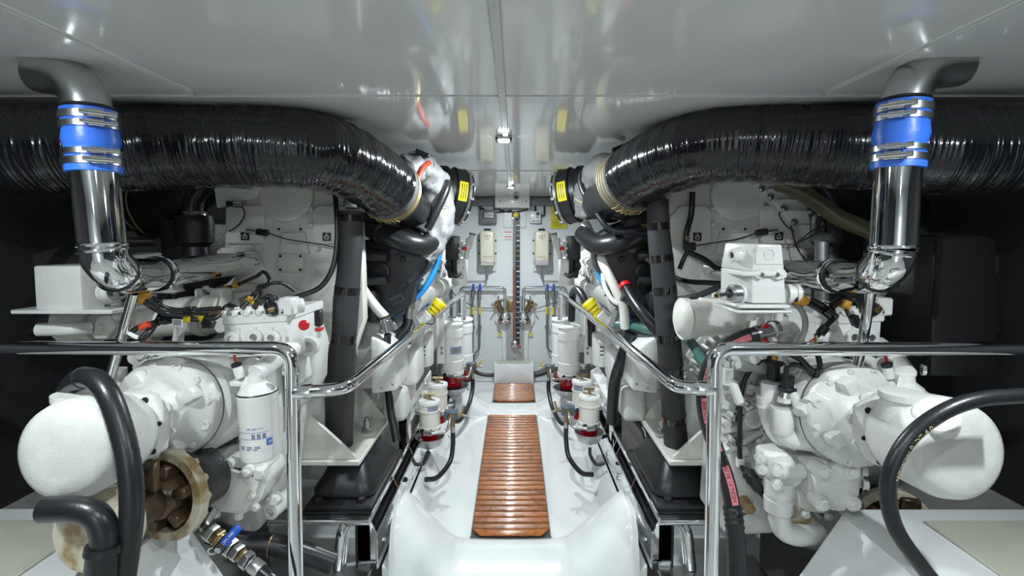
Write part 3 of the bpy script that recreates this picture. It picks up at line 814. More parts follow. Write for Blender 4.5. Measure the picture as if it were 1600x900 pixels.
def mount(S):
    s = S.s
    t = thing('engine_mount', 'black rubber engine mount bolted to the polished bed under the %s engine foot' % S.n, 'engine mount', (s * .75, 2.25, .34))
    b = MB()
    def ring(z, x0, x1, y0, y1, r):
        pts = []
        for cx, cy, a0 in ((x1 - r, y1 - r, 0), (x0 + r, y1 - r, 90), (x0 + r, y0 + r, 180), (x1 - r, y0 + r, 270)):
            for j in range(5):
                a = math.radians(a0 + j * 22.5); pts.append((cx + r * math.cos(a), cy + r * math.sin(a), z))
        return [b.bm.verts.new((s * -1 * -p[0], p[1], p[2])) for p in pts]
    R = [ring(.372, .625, .875, 2.05, 2.50, .05), ring(.378, .615, .885, 2.04, 2.51, .055), ring(.40, .613, .887, 2.04, 2.51, .06), ring(.44, .640, .86, 2.07, 2.48, .06), ring(.50, .665, .835, 2.11, 2.44, .06), ring(.522, .685, .815, 2.14, 2.41, .05)]
    for i in range(len(R) - 1):
        n = len(R[i])
        for j in range(n): b.bm.faces.new([R[i][j], R[i][(j + 1) % n], R[i + 1][(j + 1) % n], R[i + 1][j]])
    b.bm.faces.new(R[0]); b.bm.faces.new(R[-1])
    b.build('rubber_bell', BLACKP, t, ang=50)
    MB().box((s * .748, 2.275, .354), (.285, .56, .028)).bevel(.008, 2).build('base_plate', BLACKCAST, t)
    MB().box((s * .748, 2.275, .341), (.30, .58, .008)).build('shim', BLACKP, t)
    for x in (.66, .845):
        for y in (2.03, 2.52): bolt((s * x, y, .368), (0, 0, 1), .017, BLACKCAST, t)
    MB().cyl((s * .75, 2.27, .52), (s * .75, 2.27, .536), .05, 16).build('top_washer', STEEL, t)
def foot(S):
    s = S.s
    t = thing('mounting_plate', 'cream welded engine foot with gussets bolted over the %s rubber mount' % S.n, 'bracket', (s * .75, 2.2, .54))
    FOOTM = MATS.get('cream_bracket') or mat('cream_bracket', (0.68, 0.68, 0.62), 0.3, coat=.2, bump=.1, bscale=60)
    z = .538
    MB().prism([(s * 1.02, 2.0, z), (s * .655, 2.0, z), (s * .66, 2.52, z), (s * 1.02, 2.52, z)], (0, 0, .022)).bevel(.004, 1).build('foot_plate', FOOTM, t)
    for y, h, xe in ((2.012, .23, .675), (2.475, .30, .675)):
        MB().prism([(s * .93, y, z + .022), (s * xe, y, z + .022), (s * xe, y, z + .035), (s * .88, y, z + h), (s * .93, y, z + h)], (0, .018, 0)).bevel(.003, 1).build('gusset', FOOTM, t)
    MB().box((s * .94, 2.26, .72), (.03, .52, .36)).bevel(.006, 1).build('back_plate', FOOTM, t)
    MB().lathe((s * .715, 2.30, z + .022), (0, 0, 1), [(0, .047), (.006, .045)], 22).build('washer', FOOTM, t)
    MB().lathe((s * .715, 2.30, z + .028), (0, 0, 1), [(0, .026), (.022, .026)], 6).build('nut', STEEL, t)
    MB().lathe((s * .715, 2.30, z + .048), (0, 0, 1), [(0, .017), (.035, .017), (.035, .012), (.05, .011)], 10).build('stud', STEEL, t)
    bolt((s * .80, 2.04, z + .07), (0, -1, 0), .016, FOOTM, t)
    return t
for S in (LEFT, RIGHT):
    bed(S); bed_far(S); mount(S); foot(S)

# white boxes in the lower corners
def corner_box(S, label):
    s = S.s
    q = [at(p[0], p[1], p[2]) for p in (((232, 802, 1.5), (275, 804, 1.5), (336, 920, 1.28), (-120, 812, 1.5)) if not S.r else ((1368, 812, 1.5), (1322, 805, 1.5), (1240, 920, 1.28), (1700, 808, 1.5)))]
    z = q[1].z
    xi, xo = q[1].x, s * 2.0
    t = thing('step_box', label, 'box', (xi, 1.35, z))
    b = MB()
    # a box whose inner corner is cut to a slope
    top = [V((xi, 1.52, z)), V((xo, 1.52, z)), V((xo, .75, z)), V((xi, .75, z)), V((xi, 1.15, z))]
    bot = [V((xi - s * .34, 1.56, z - .6)), V((xo, 1.56, z - .6)), V((xo, .75, z - .6)), V((xi - s * .34, .75, z - .6)), V((xi - s * .34, 1.15, z - .6))]
    vt = [b.bm.verts.new(p) for p in top]; vb = [b.bm.verts.new(p) for p in bot]
    b.bm.faces.new(vt); b.bm.faces.new(vb[::-1])
    for i in range(5): b.bm.faces.new([vt[i], vt[(i + 1) % 5], vb[(i + 1) % 5], vb[i]])
    b.bevel(.012, 3, 20).build('box_shell', GELCOAT, t)
    MB().box((xi + s * .56, 1.25, z + .004), (.7, .42, .008)).bevel(.003, 1).build('tread_mat', MATS.get('beige_tread'), t)
corner_box(LEFT, 'white moulded box in the lower left corner under the black hoses')
corner_box(RIGHT, 'white moulded box in the lower right corner beneath the curved black hose')

# fat hoses in the front corners
t = thing('rubber_hose', 'thick ribbed black hose arching down past the left gearbox to the corner box', 'hose', at(160, 600, 1.12))
P = spline(pipe([(96, 640, 1.22), (112, 602, 1.18), (140, 590, 1.13), (165, 610, 1.1), (186, 660, 1.08), (202, 730, 1.06), (206, 800, 1.05), (198, 870, 1.05), (188, 940, 1.05)]), 10)
MB().tube(P, .0235, 20, ripple=lambda i, j: .0004 * (i % 2)).build('hose_body', RUBBER, t)
MB().lathe(P[14], P[15] - P[14], [(0, .026), (.035, .026)], 20).build('hose_sleeve', BLACKP, t)
t = thing('rubber_elbow', 'thick black elbow hose with collar in the lower left corner', 'hose', at(150, 840, 1.02))
P = spline(pipe([(70, 796, 1.02), (120, 796, 1.02), (150, 806, 1.02), (163, 830, 1.02), (163, 852, 1.02)]), 8)
MB().tube(P, .027, 20).build('elbow', RUBBER, t)
MB().lathe(at(163, 850, 1.02), at(156, 935, 1.02) - at(163, 850, 1.02), [(0, .034), (.014, .036), (.02, .031), (.115, .034)], 20).build('collar', RUBBER, t)
t = thing('rubber_hose', 'black hose with yellow print curving over the white pump at the right edge', 'hose', at(1400, 760, 1.1))
HP = spline(pipe([(1600, 618, .98), (1530, 624, .98), (1475, 643, .98), (1425, 680, .98), (1394, 730, .98), (1388, 780, .98), (1402, 830, .98), (1440, 885, .98), (1485, 940, .98)]), 12)
MB().tube(HP, .0155, 20).build('hose_body', RUBBER, t)
pm = pathmap(HP, .0158, V((0.22, -1, -.16)), s0=.27, flip=-1)
lettering('semperpac 01DZ-4 01/1', pm, .016, INKY, t)

# ================================================================== engines
def plug_symbol(p, parent):
    """square black sticker with a white plug symbol, facing -Y"""
    s = MB().box(p, (.036, .003, .036)).build('sticker', INKB, parent)
    w = LABEL
    q = p + V((0, -.002, 0))
    MB().box(q + V((0, 0, .008)), (.004, .001, .014)).build('sticker_print', w, s)
    MB().box(q + V((0, 0, .002)), (.022, .001, .003)).build('sticker_print', w, s)
    MB().box(q + V((0, 0, -.009)), (.016, .001, .003)).build('sticker_print', w, s)
    for a in (-1, 1): MB().box(q + V((a * .008, 0, -.005)), (.003, .001, .007)).build('sticker_print', w, s)

def engine(S):
    s = S.s
    t = thing('marine_engine', 'white and black marine engine %s of the walkway behind its beige housing' % S.n, 'engine', S(449, 600, 2.5))
    FY = 2.13
    A = lambda px, py, Y=FY: S(px, py, Y)
    BK = V((0, 1, 0)); FR = V((0, -1, 0))
    # ---- flywheel housing with its covers
    outl = [(352, 330), (366, 306), (392, 286), (410, 276), (520, 272), (548, 290), (562, 340), (566, 420), (568, 500), (545, 570), (470, 590), (350, 570), (346, 480), (350, 400)]
    fh = MB().prism([A(*p) for p in outl], BK * .07).bevel(.008, 2).build('flywheel_housing', BEIGE, t)
    MB().lathe(A(449, 304), FR, [(0, .112), (.004, .112), (.0045, .118), (.020, .118), (.026, .110), (.028, .10)], 40).build('round_cover', BEIGE, fh)
    MB().prism([A(*p) for p in ((357, 326), (368, 321), (412, 322), (417, 329), (415, 378), (411, 381), (357, 381))], FR * .024).bevel(.006, 2).build('side_cover', BEIGE, fh)
    MB().prism([A(*p) for p in ((492, 330), (500, 322), (540, 322), (556, 340), (558, 381), (492, 381))], FR * .024).bevel(.006, 2).build('side_cover', BEIGE, fh)
    MB().prism([A(*p) for p in ((443, 363), (478, 363), (484, 396), (440, 396))], FR * .016).bevel(.003, 1).build('centre_pad', BEIGE, fh)
    MB().prism([A(*p) for p in ((449, 380), (470, 380), (471, 394), (447, 394))], FR * .020).bevel(.002, 1).build('name_plate', BEIGE, fh)
    pl = MB().prism([A(*p) for p in ((437, 396), (476, 396), (476, 425), (437, 425))], FR * .016).bevel(.005, 2).build('square_plate', BEIGE, fh)
    for x, y in ((441, 400), (472, 400), (441, 421), (472, 421)): MB().lathe(A(x, y) + FR * .0125, FR, [(0, .0065), (.005, .0065)], 10).build('screw_hole', INKB, pl)
    MB().lathe(A(457, 420) + FR * .013, FR, [(0, .010), (.006, .010)], 12).build('centre_screw', BEIGE, pl)
    for x, y in ((436, 358), (470, 358)): MB().lathe(A(x, y), FR, [(0, .006), (.003, .006)], 10).build('plug_hole', INKB, fh)
    for x, y in ((420, 333), (478, 333), (489, 327), (411, 327), (408, 372), (494, 372), (497, 388), (407, 388), (492, 424), (400, 424), (488, 352)): bolt(A(x, y) + FR * .012, FR, .0105, BEIGE, fh)
    # lugs where the cross pipe and the starter bolt on
    MB().prism([A(*p) for p in ((345, 392), (352, 386), (378, 386), (408, 402), (424, 432), (418, 444), (398, 440), (360, 448), (344, 440))], FR * .035).bevel(.010, 2).build('pipe_flange', BEIGE, fh)
    MB().lathe(A(388, 411) + FR * .03, FR, [(0, .066), (.014, .066), (.02, .058)], 28).build('flange_ring', BEIGE, fh)
    for x, y in ((352, 394), (384, 432), (372, 390), (414, 436)): bolt(A(x, y) + FR * .035, FR, .010, BEIGE, fh)
    MB().prism([A(*p) for p in ((340, 292), (398, 296), (408, 283), (417, 290), (404, 308), (345, 326))], FR * .03).bevel(.004, 1).build('lifting_bracket', WHITE, fh)
    plug_symbol(A(388, 369) + FR * .0255, fh); plug_symbol(A(514, 370) + FR * .0255, fh)
    # speed sensors with their leads
    for (a, b, lead) in (((355, 318), (378, 321), [(378, 321), (382, 336), (372, 352), (358, 362)]), ((386, 360), (418, 364), [(418, 364), (450, 374), (490, 380), (522, 386)])):
        m0, m1 = A(*a, FY - .05), A(*b, FY - .05)
        sn = MB().cyl(m0, m0.lerp(m1, .55), .012, 12).build('speed_sensor', BLACKP if a[0] == 355 else CHROME, fh)
        MB().cyl(m0.lerp(m1, .5), m1, .0145, 12).build('sensor_body', CHROME if a[0] == 355 else BLACKP, sn)
        hose('sensor_lead', S.pts([(*q, FY - .05) for q in lead]), .0028, BLACKP, parent=sn, seg=6)
    # ---- bell housing towards the gearbox
    bc = A(424, 612); q = MB().lathe(bc, FR, [(-.02, .345), (.010, .345), (.014, .335), (.02, .29), (.06, .25), (.16, .22), (.27, .21)], 56).build('bell_housing', CASTW, t)
    for i in range(18):
        a = -1.5 + i * .13
        d = V((math.sin(a), 0, math.cos(a)))
        MB().prism([bc + d * .325 + FR * .012, bc + d * .215 + FR * .22, bc + d * .22 + FR * .08, bc + d * .30 + FR * .015], d.cross(FR) * .014).bevel(.003, 1).build('rib', CASTW, q)
        d2 = V((math.sin(a + .085), 0, math.cos(a + .085)))
        bolt(bc + d2 * .318 + FR * .014, FR, .0115, CASTW, q)
    # white side casting and the slanted cover box beside the foot
    sc = MB().prism([S(*p, 2.42) for p in ((556, 440), (575, 470), (602, 535), (612, 570), (606, 606), (556, 610))], BK * .2).bevel(.02, 3).build('side_casting', CASTW, t)
    cb = MB().prism([S.v(-.60, 2.20, 1.02), S.v(-.545, 2.20, .975), S.v(-.54, 2.20, .80), S.v(-.66, 2.20, .78), S.v(-.66, 2.20, 1.05)], BK * .26).bevel(.012, 2).build('cover_box', WHITE, t)
    for zz, xx in ((.83, -.56), (.81, -.61)): bolt(S.v(xx, 2.198, zz), FR, .007, STEEL, cb, 'screw', 'screw')
    MB().box(S.v(-.56, 2.62, .82), (.10, .22, .20)).bevel(.03, 3).build('pump_cover', WHITE, t)
    MB().box(S.v(-.62, 2.70, .64), (.12, .5, .18)).bevel(.03, 3).build('pan_flange', CASTW, t)
    # ---- block, pan and cylinder heads running aft
    MB().box(S.v(-1.01, 3.35, .78), (.44, 2.3, .62)).bevel(.03, 3).build('engine_block', CASTW, t)
    MB().box(S.v(-.70, 3.65, .86), (.20, 1.7, .44)).bevel(.03, 3).build('block_side', CASTW, t)
    MB().box(S.v(-.98, 3.35, .38), (.40, 2.2, .25)).bevel(.05, 3).build('oil_pan', CASTW, t)
    MB().box(S.v(-.98, 3.35, 1.26), (.50, 2.2, .30)).bevel(.03, 2).build('upper_block', BLACKCAST, t)
    head = []
    for i in range(6):
        y = 2.72 + i * .30
        h = MB().box(S.v(-.665, y, 1.345), (.20, .26, .13), S.v(.55, 0, .83)).bevel(.018, 2).build('cylinder_head', BEIGE, t)
        for yy in (-.09, 0, .09): bolt(S.v(-.625, y + yy, 1.425), S.v(.55, 0, .83), .013, BEIGE, h)
        MB().box(S.v(-.60, y, 1.36), (.06, .10, .06), S.v(.55, 0, .83)).bevel(.01, 2).build('head_boss', BEIGE, h)
        r = MB().lathe(S.v(-.62, y, 1.245), S.v(1, 0, -.15), [(0, .085), (.05, .085), (.075, .07), (.085, .035)], 18).build('runner_cover', CASTW, t)
        bolt(S.v(-.53, y, 1.225), S.v(1, 0, -.2), .017, CASTW, r)
        bolt(S.v(-.56, y + .14, 1.19), S.v(1, 0, -.2), .013, CASTW, t)
    MB().tube([S.v(-.60, 2.62, 1.13), S.v(-.545, 4.45, 1.14)], .062, 20).build('water_manifold', CASTW, t)
    for i in range(5): MB().torus(S.v(-.597 + i * .01, 2.75 + i * .38, 1.13), (0, 1, 0), .063, .008, 22, 8).build('manifold_band', CASTW, t)
    MB().tube([S.v(-.66, 2.45, 1.02), S.v(-.575, 3.75, 1.02)], .07, 22).build('oil_cooler', ALU, t)
    # ---- black castings beside the housing: gear train and turbo bracket
    gc = MB().prism([S(*p, 2.36) for p in ((556, 340), (600, 335), (640, 350), (676, 372), (668, 420), (650, 440), (640, 480), (600, 505), (556, 500))], BK * .16).bevel(.02, 3).build('timing_case', BLACKCAST, t)
    MB().cyl(S(566, 398, 2.3), S(606, 400, 2.3), .030, 16).build('cross_boss', BLACKCAST, gc)
    MB().cyl(S(566, 440, 2.3), S(604, 438, 2.3), .024, 16).build('cross_boss', BLACKCAST, gc)
    MB().lathe(S(596, 425, 2.36), FR, [(0, .045), (.02, .045), (.022, .032), (.01, .03)], 22).build('bearing_ring', BLACKCAST, gc)
    MB().cyl(S(612, 470, 2.28), S(628, 462, 2.28), .026, 14).build('drain_stub', BLACKP, gc)
    MB().box(S(583, 478, 2.32), (.05, .08, .16)).bevel(.02, 2).build('web', BLACKCAST, gc)
    for x, y in ((570, 365), (575, 415), (570, 460), (630, 405), (640, 440)): bolt(S(x, y, 2.36), FR, .014, BLACKCAST, gc)
    MB().lathe(S(574, 365, 2.3), FR, [(0, .030), (.02, .030)], 14).build('boss', BEIGE, gc)
    # boost pipe
    bp = MB().tube(spline(S.pts([(548, 352, 2.36), (590, 362, 2.30), (632, 378, 2.27), (668, 382, 2.34), (690, 366, 2.5)]), 8), .048, 20).build('boost_pipe', RUBBER, t)
    P2 = S.pts([(594, 363, 2.30), (606, 367, 2.29)]); MB().lathe(P2[0], P2[1] - P2[0], [(0, .048), (0, .052), (.022, .052), (.022, .048)], 24).build('pipe_clamp', BRASS, bp)
    # turbocharger between exhaust pipe and air filter
    e, d = (ER, DR) if S.r else (EL, DL)
    tb = MB().lathe(e + d * .02, d, [(0, .115), (.06, .115), (.10, .10), (.16, .08), (.22, .09), (.28, .06)], 28).build('turbine_housing', BLACKCAST, t)
    MB().ball(S(648, 322, 2.42), .085, 1, 1, 1, 18).build('compressor_housing', BLACKCAST, t)
    MB().lathe(S(636, 326, 2.28), S.v(.25, -1, -.1), [(0, .05), (.03, .052), (.035, .04), (.045, .036), (.05, .02)], 22).build('actuator', BLACKP, t)
    MB().torus(S(636, 326, 2.245), S.v(.25, -1, -.1), .036, .004, 24, 6).build('actuator_ring', ALU, t)
    MB().box(S(600, 345, 2.34), (.18, .12, .10)).bevel(.03, 3).build('turbo_bracket', BLACKCAST, t)
    # ---- fittings of the inboard side
    MB().cyl(S(640, 500, 2.75), S(656, 540, 2.72), .05, 16).build('filler_base', CASTW, t)
    for x, y in ((640, 548), (662, 545)):
        f = MB().lathe(S(x, y - 26, 2.95), (0, 0, -1), [(0, .055), (.01, .06), (.19, .06), (.205, .05)], 22).build('oil_filter', WHITE, t)
        for kx in range(4): MB().box(S(x, y - 12 + 6 * kx, 2.95) + V((s * -.012, -.0598, 0)), (.022, .002, .006)).build('print_bar', INKB, f)
    # wiring on the engine side
    rnd = random.Random(11 + s)
    hz = []
    for i in range(9):
        y0 = 2.55 + rnd.random() * 1.1; x0 = -.56 - rnd.random() * .06
        pts = [S.v(x0 + rnd.uniform(-.03, .03), y0 + .09 * q, 1.10 + .12 * rnd.random() + (.06 if i % 2 else 0)) for q in range(6)]
        hose('wiring', pts, .006 + .004 * rnd.random(), BLACKP, parent=t, seg=7, n=5)
    for i in range(8):
        MB().box(S.v(-.545 - rnd.random() * .04, 2.55 + i * .16, 1.08 + rnd.random() * .10), (.03, .05, .035), (rnd.random(), rnd.random(), .5)).bevel(.005, 1).build('connector', BLACKP if i % 3 else BLUEV, t)
    for i in range(5):
        MB().cyl(S.v(-.55, 2.62 + i * .21, .98), S.v(-.53, 2.66 + i * .21, 1.03), .012, 8).build('fitting', STEEL, t)
    # electronic control box with white fuel filter below it (near the far wall)
    MB().box(S(708, 387, 3.55), (20 * k(3.55), .16, 37 * k(3.55))).bevel(.008, 2).build('control_module', BLACKP, t)
    for x in (702, 710): MB().tube(S.pts([(x, 400, 3.5), (x, 420, 3.5), (x + 2, 432, 3.55)]), .02, 10).build('loom', BLACKP, t)
    hose('loom', S.pts([(702, 406, 3.5), (698, 418, 3.48), (712, 432, 3.45), (720, 428, 3.5)]), .012, BLACKP, parent=t, seg=8)
    ff = MB().lathe(S(718, 402, 3.72), (0, 0, -1), [(0, .055), (.008, .063), (.20, .063), (.214, .052)], 24).build('fuel_filter', WHITE, t)
    lettering('CAT', lambda u, v: cylmap(S(718, 425, 3.72), .0638, .32)(v, u) if True else 0, .05, INKB, ff)
    MB().cyl(S(728, 405, 3.6), S(733, 372, 3.6), .022, 14).build('filter_bracket', CASTW, t)
    MB().cyl(S(733, 388, 3.6), S(738, 366, 3.6), .022, 14).build('primer_pump', CASTW, t)
    MB().cyl(S(738, 367, 3.6), S(738.6, 364, 3.6), .025, 14).build('primer_knob', GREYBOX, t)
    bolt(S(725, 389, 3.5), S.v(.4, -1, 0), .016, RED, t)
    for i in range(5): MB().box(S(719 + (i % 2) * 5, 378 + i * 5, 3.5), (.03, .04, .025)).bevel(.004, 1).build('connector', ALU, t)
    # outboard side: dark manifold and ducts behind the cross pipe
    MB().tube(spline(S.pts([(180, 330, 2.45), (225, 330, 2.4), (262, 322, 2.35), (300, 300, 2.3), (345, 262, 2.3)]), 8), .10, 20).build('outboard_duct', BLACKCAST, t)
    for x, y in ((205, 322), (222, 330)): MB().torus(S(x, y, 2.38), S.v(1, .2, .25), .118, .004, 30, 6).build('duct_wire', THREAD, t)
    MB().tube(spline(S.pts([(300, 338, 2.2), (304, 310, 2.2), (322, 288, 2.22), (350, 276, 2.3)]), 8), .042, 18).build('boost_elbow', RUBBER, t)
    MB().lathe(S(303, 333, 2.2), (0, 0, -1), [(-.006, .046), (.0, .05), (.012, .05), (.018, .044)], 24).build('elbow_clamp', STEEL, t)
    MB().lathe(S(303, 337, 2.2), (0, 0, -1), [(0, .075), (.03, .08), (.12, .075), (.14, .05), (.3, .06)], 24).build('charge_cooler_inlet', BLACKCAST, t)
    MB().box(S(318, 392, 2.35), (.22, .3, .30)).bevel(.03, 3).build('outboard_block', BLACKCAST, t)
    MB().tube(spline(S.pts([(214, 345, 2.5), (218, 362, 2.4), (232, 366, 2.35), (270, 366, 2.3)]), 6), .018, 12).build('drain_pipe', RUBBER, t)
    MB().tube(spline(S.pts([(240, 352, 2.5), (252, 375, 2.45), (260, 410, 2.4), (262, 440, 2.4)]), 6), .026, 14).build('grey_pipe', GREYH, t)
    MB().box(S(215, 376, 2.7), (.35, .3, .006)).build('shelf', HULL, t)
    MB().tube(S.pts([(185, 376, 2.6), (300, 376, 2.6)]), .018, 12).build('rail_tube', ALU, t)
    MB().box(S(247, 414, 2.3), (.16, .12, .12)).bevel(.01, 1).build('outboard_bracket', CASTW, t)
    MB().prism([S(*p, 2.2) for p in ((285, 415), (345, 430), (350, 470), (300, 490), (270, 470))], BK * .06).bevel(.01, 1).build('starter_bracket', BLACKCAST, t)
    MB().box(S.v(-1.35, 2.9, 1.0), (.22, 1.5, .7)).bevel(.04, 2).build('outboard_manifold', BLACKCAST, t)
    return t
ENG_L = engine(LEFT)
ENG_R = engine(RIGHT)

# air filters on the turbo inlets
def air_filter(S):
    s = S.s
    t = thing('air_filter', 'black ringed air filter drum with yellow label on the %s engine turbo' % S.n, 'filter', S(705, 305, 2.7))
    ax = S.v(.88, .42, -.16); c = S(690, 302, 2.66)
    MB().lathe(c - ax.normalized() * .05, ax, [(0, .10), (.02, .145), (.05, .150), (.06, .14), (.085, .14), (.09, .150), (.155, .150), (.16, .143), (.185, .143), (.19, .135), (.195, .05)], 44).build('drum', BLACKP, t)
    n = ax.normalized()
    for q in (.095, .150): MB().torus(c + n * (q - .05), ax, .1505, .004, 44, 6).build('rim', RUBBER, t)
    MB().torus(c + n * -.045, ax, .11, .006, 36, 6).build('inner_ring', BLACKP, t)
    MB().lathe(c + n * .108, ax, [(0, .1435), (0, .1475), (.014, .1475), (.014, .1435)], 40).build('band_clamp', STEEL, t)
    # yellow label wrapped on the drum
    x, y, z = frame(ax)
    face = S.v(.35, -.93, -.1); face = (face - z * face.dot(z)).normalized(); w = z.cross(face)
    a0 = math.radians(12 * s)
    me = MB(); n1 = 8; rows = []
    for i in range(n1 + 1):
        a = math.radians(-20 + 40 * i / n1) + a0
        d = face * math.cos(a) + w * math.sin(a)
        rows.append([me.bm.verts.new(c + n * q + d * .1512) for q in (.046, .098)])
    for i in range(n1): me.bm.faces.new([rows[i][0], rows[i + 1][0], rows[i + 1][1], rows[i][1]])
    lb = me.build('label', YELLOW, t)
    for q in (.06, .072, .084):
        b = MB(); rows = []
        for i in range(7):
            a = math.radians(-15 + 30 * i / 6) + a0
            d = face * math.cos(a) + w * math.sin(a)
            rows.append([b.bm.verts.new(c + n * qq + d * .1518) for qq in (q, q + .004)])
        for i in range(6): b.bm.faces.new([rows[i][0], rows[i + 1][0], rows[i + 1][1], rows[i][1]])
        b.build('label_print', INKB, lb)
    for i in range(7):
        a = math.radians(-60 + i * 30); d = face * math.cos(a) + w * math.sin(a)
        MB().box(c + n * .125 + d * .152, (.016, .022, .012), d, n).bevel(.003, 1).build('clip', ALU, t)
air_filter(LEFT); air_filter(RIGHT)

# heat blankets over the turbo elbows
def lumpy(path, r, m, name, label, seed, cat='blanket'):
    rnd = random.Random(seed); of = [rnd.uniform(-1, 1) for _ in range(500)]
    def rip(i, j): return r(i) * .0 + .006 * of[(i // 2 * 5 + j) % 500] + .007 * math.sin(j * 1.7 + i * .6)
    t = thing(name, label, cat, path[0])
    P = spline(path, 8)
    n = len(P)
    x = MB()
    x.tube(P, lambda u: r(u), 26, ripple=lambda i, j: .006 * of[(i // 2 * 7 + j // 2) % 500] + .006 * math.sin(j * 1.1 + i * .5))
    x.build('quilted_cover', m, t, ang=85)
    return t, P
bl, BP = lumpy(S_ := LEFT.pts([(632, 268, 2.2), (655, 262, 2.28), (676, 282, 2.36), (687, 318, 2.40), (688, 352, 2.40), (678, 384, 2.38), (664, 404, 2.36)]), lambda u: .075 - .035 * abs(u - .35) if u < .7 else .062 - .09 * (u - .7), BLANKET, 'heat_blanket', 'silver quilted heat blanket laced over the left turbo elbow', 5)
for q in range(7):
    MB().torus(BP[6 + q * 4], BP[7 + q * 4] - BP[5 + q * 4], .072 - .002 * q, .0016, 26, 5).build('lacing', THREAD if q % 2 else GREYH, bl)
MB().box(at(660, 240, 2.22), (.06, .03, .02), (.4, 0, 1)).build('buckle', BLACKP, bl)
br, BP = lumpy([at(*p) for p in ((972, 290, 2.14), (950, 268, 2.24), (930, 285, 2.34), (918, 312, 2.40), (914, 340, 2.42))], lambda u: .10 - .05 * u, DBLANKET, 'heat_blanket', 'dark grey quilted heat blanket over the right turbo elbow', 6)
for q in range(4):
    MB().torus(BP[6 + q * 6], BP[7 + q * 6] - BP[5 + q * 6], .09 - .008 * q, .0016, 26, 5).build('lacing', THREAD, br)
MB().box(at(966, 232, 2.2), (.06, .03, .02), (-.4, 0, 1)).build('buckle', BLACKP, br)
hose('red_hose', pipe([(671, 254, 2.24), (661, 262, 2.2), (652, 285, 2.17), (648, 308, 2.2)]), .011, REDORANGE, 'short orange red hose hanging over the silver heat blanket')
hose('oil_drain', pipe([(700, 284, 2.34), (696, 300, 2.31), (680, 335, 2.28), (668, 358, 2.28)]), .0185, RUBBER, 'black hose slanting down in front of the silver heat blanket')
MB().tube(fillet(pipe([(922, 258, 2.36), (905, 272, 2.33), (908, 296, 2.3), (946, 354, 2.2), (962, 363, 2.2), (1012, 363, 2.2)]), .05), .0125, 14).build('oil_pipe', BLACKP, None, label='thin black bent pipe in front of the dark heat blanket', cat='pipe')

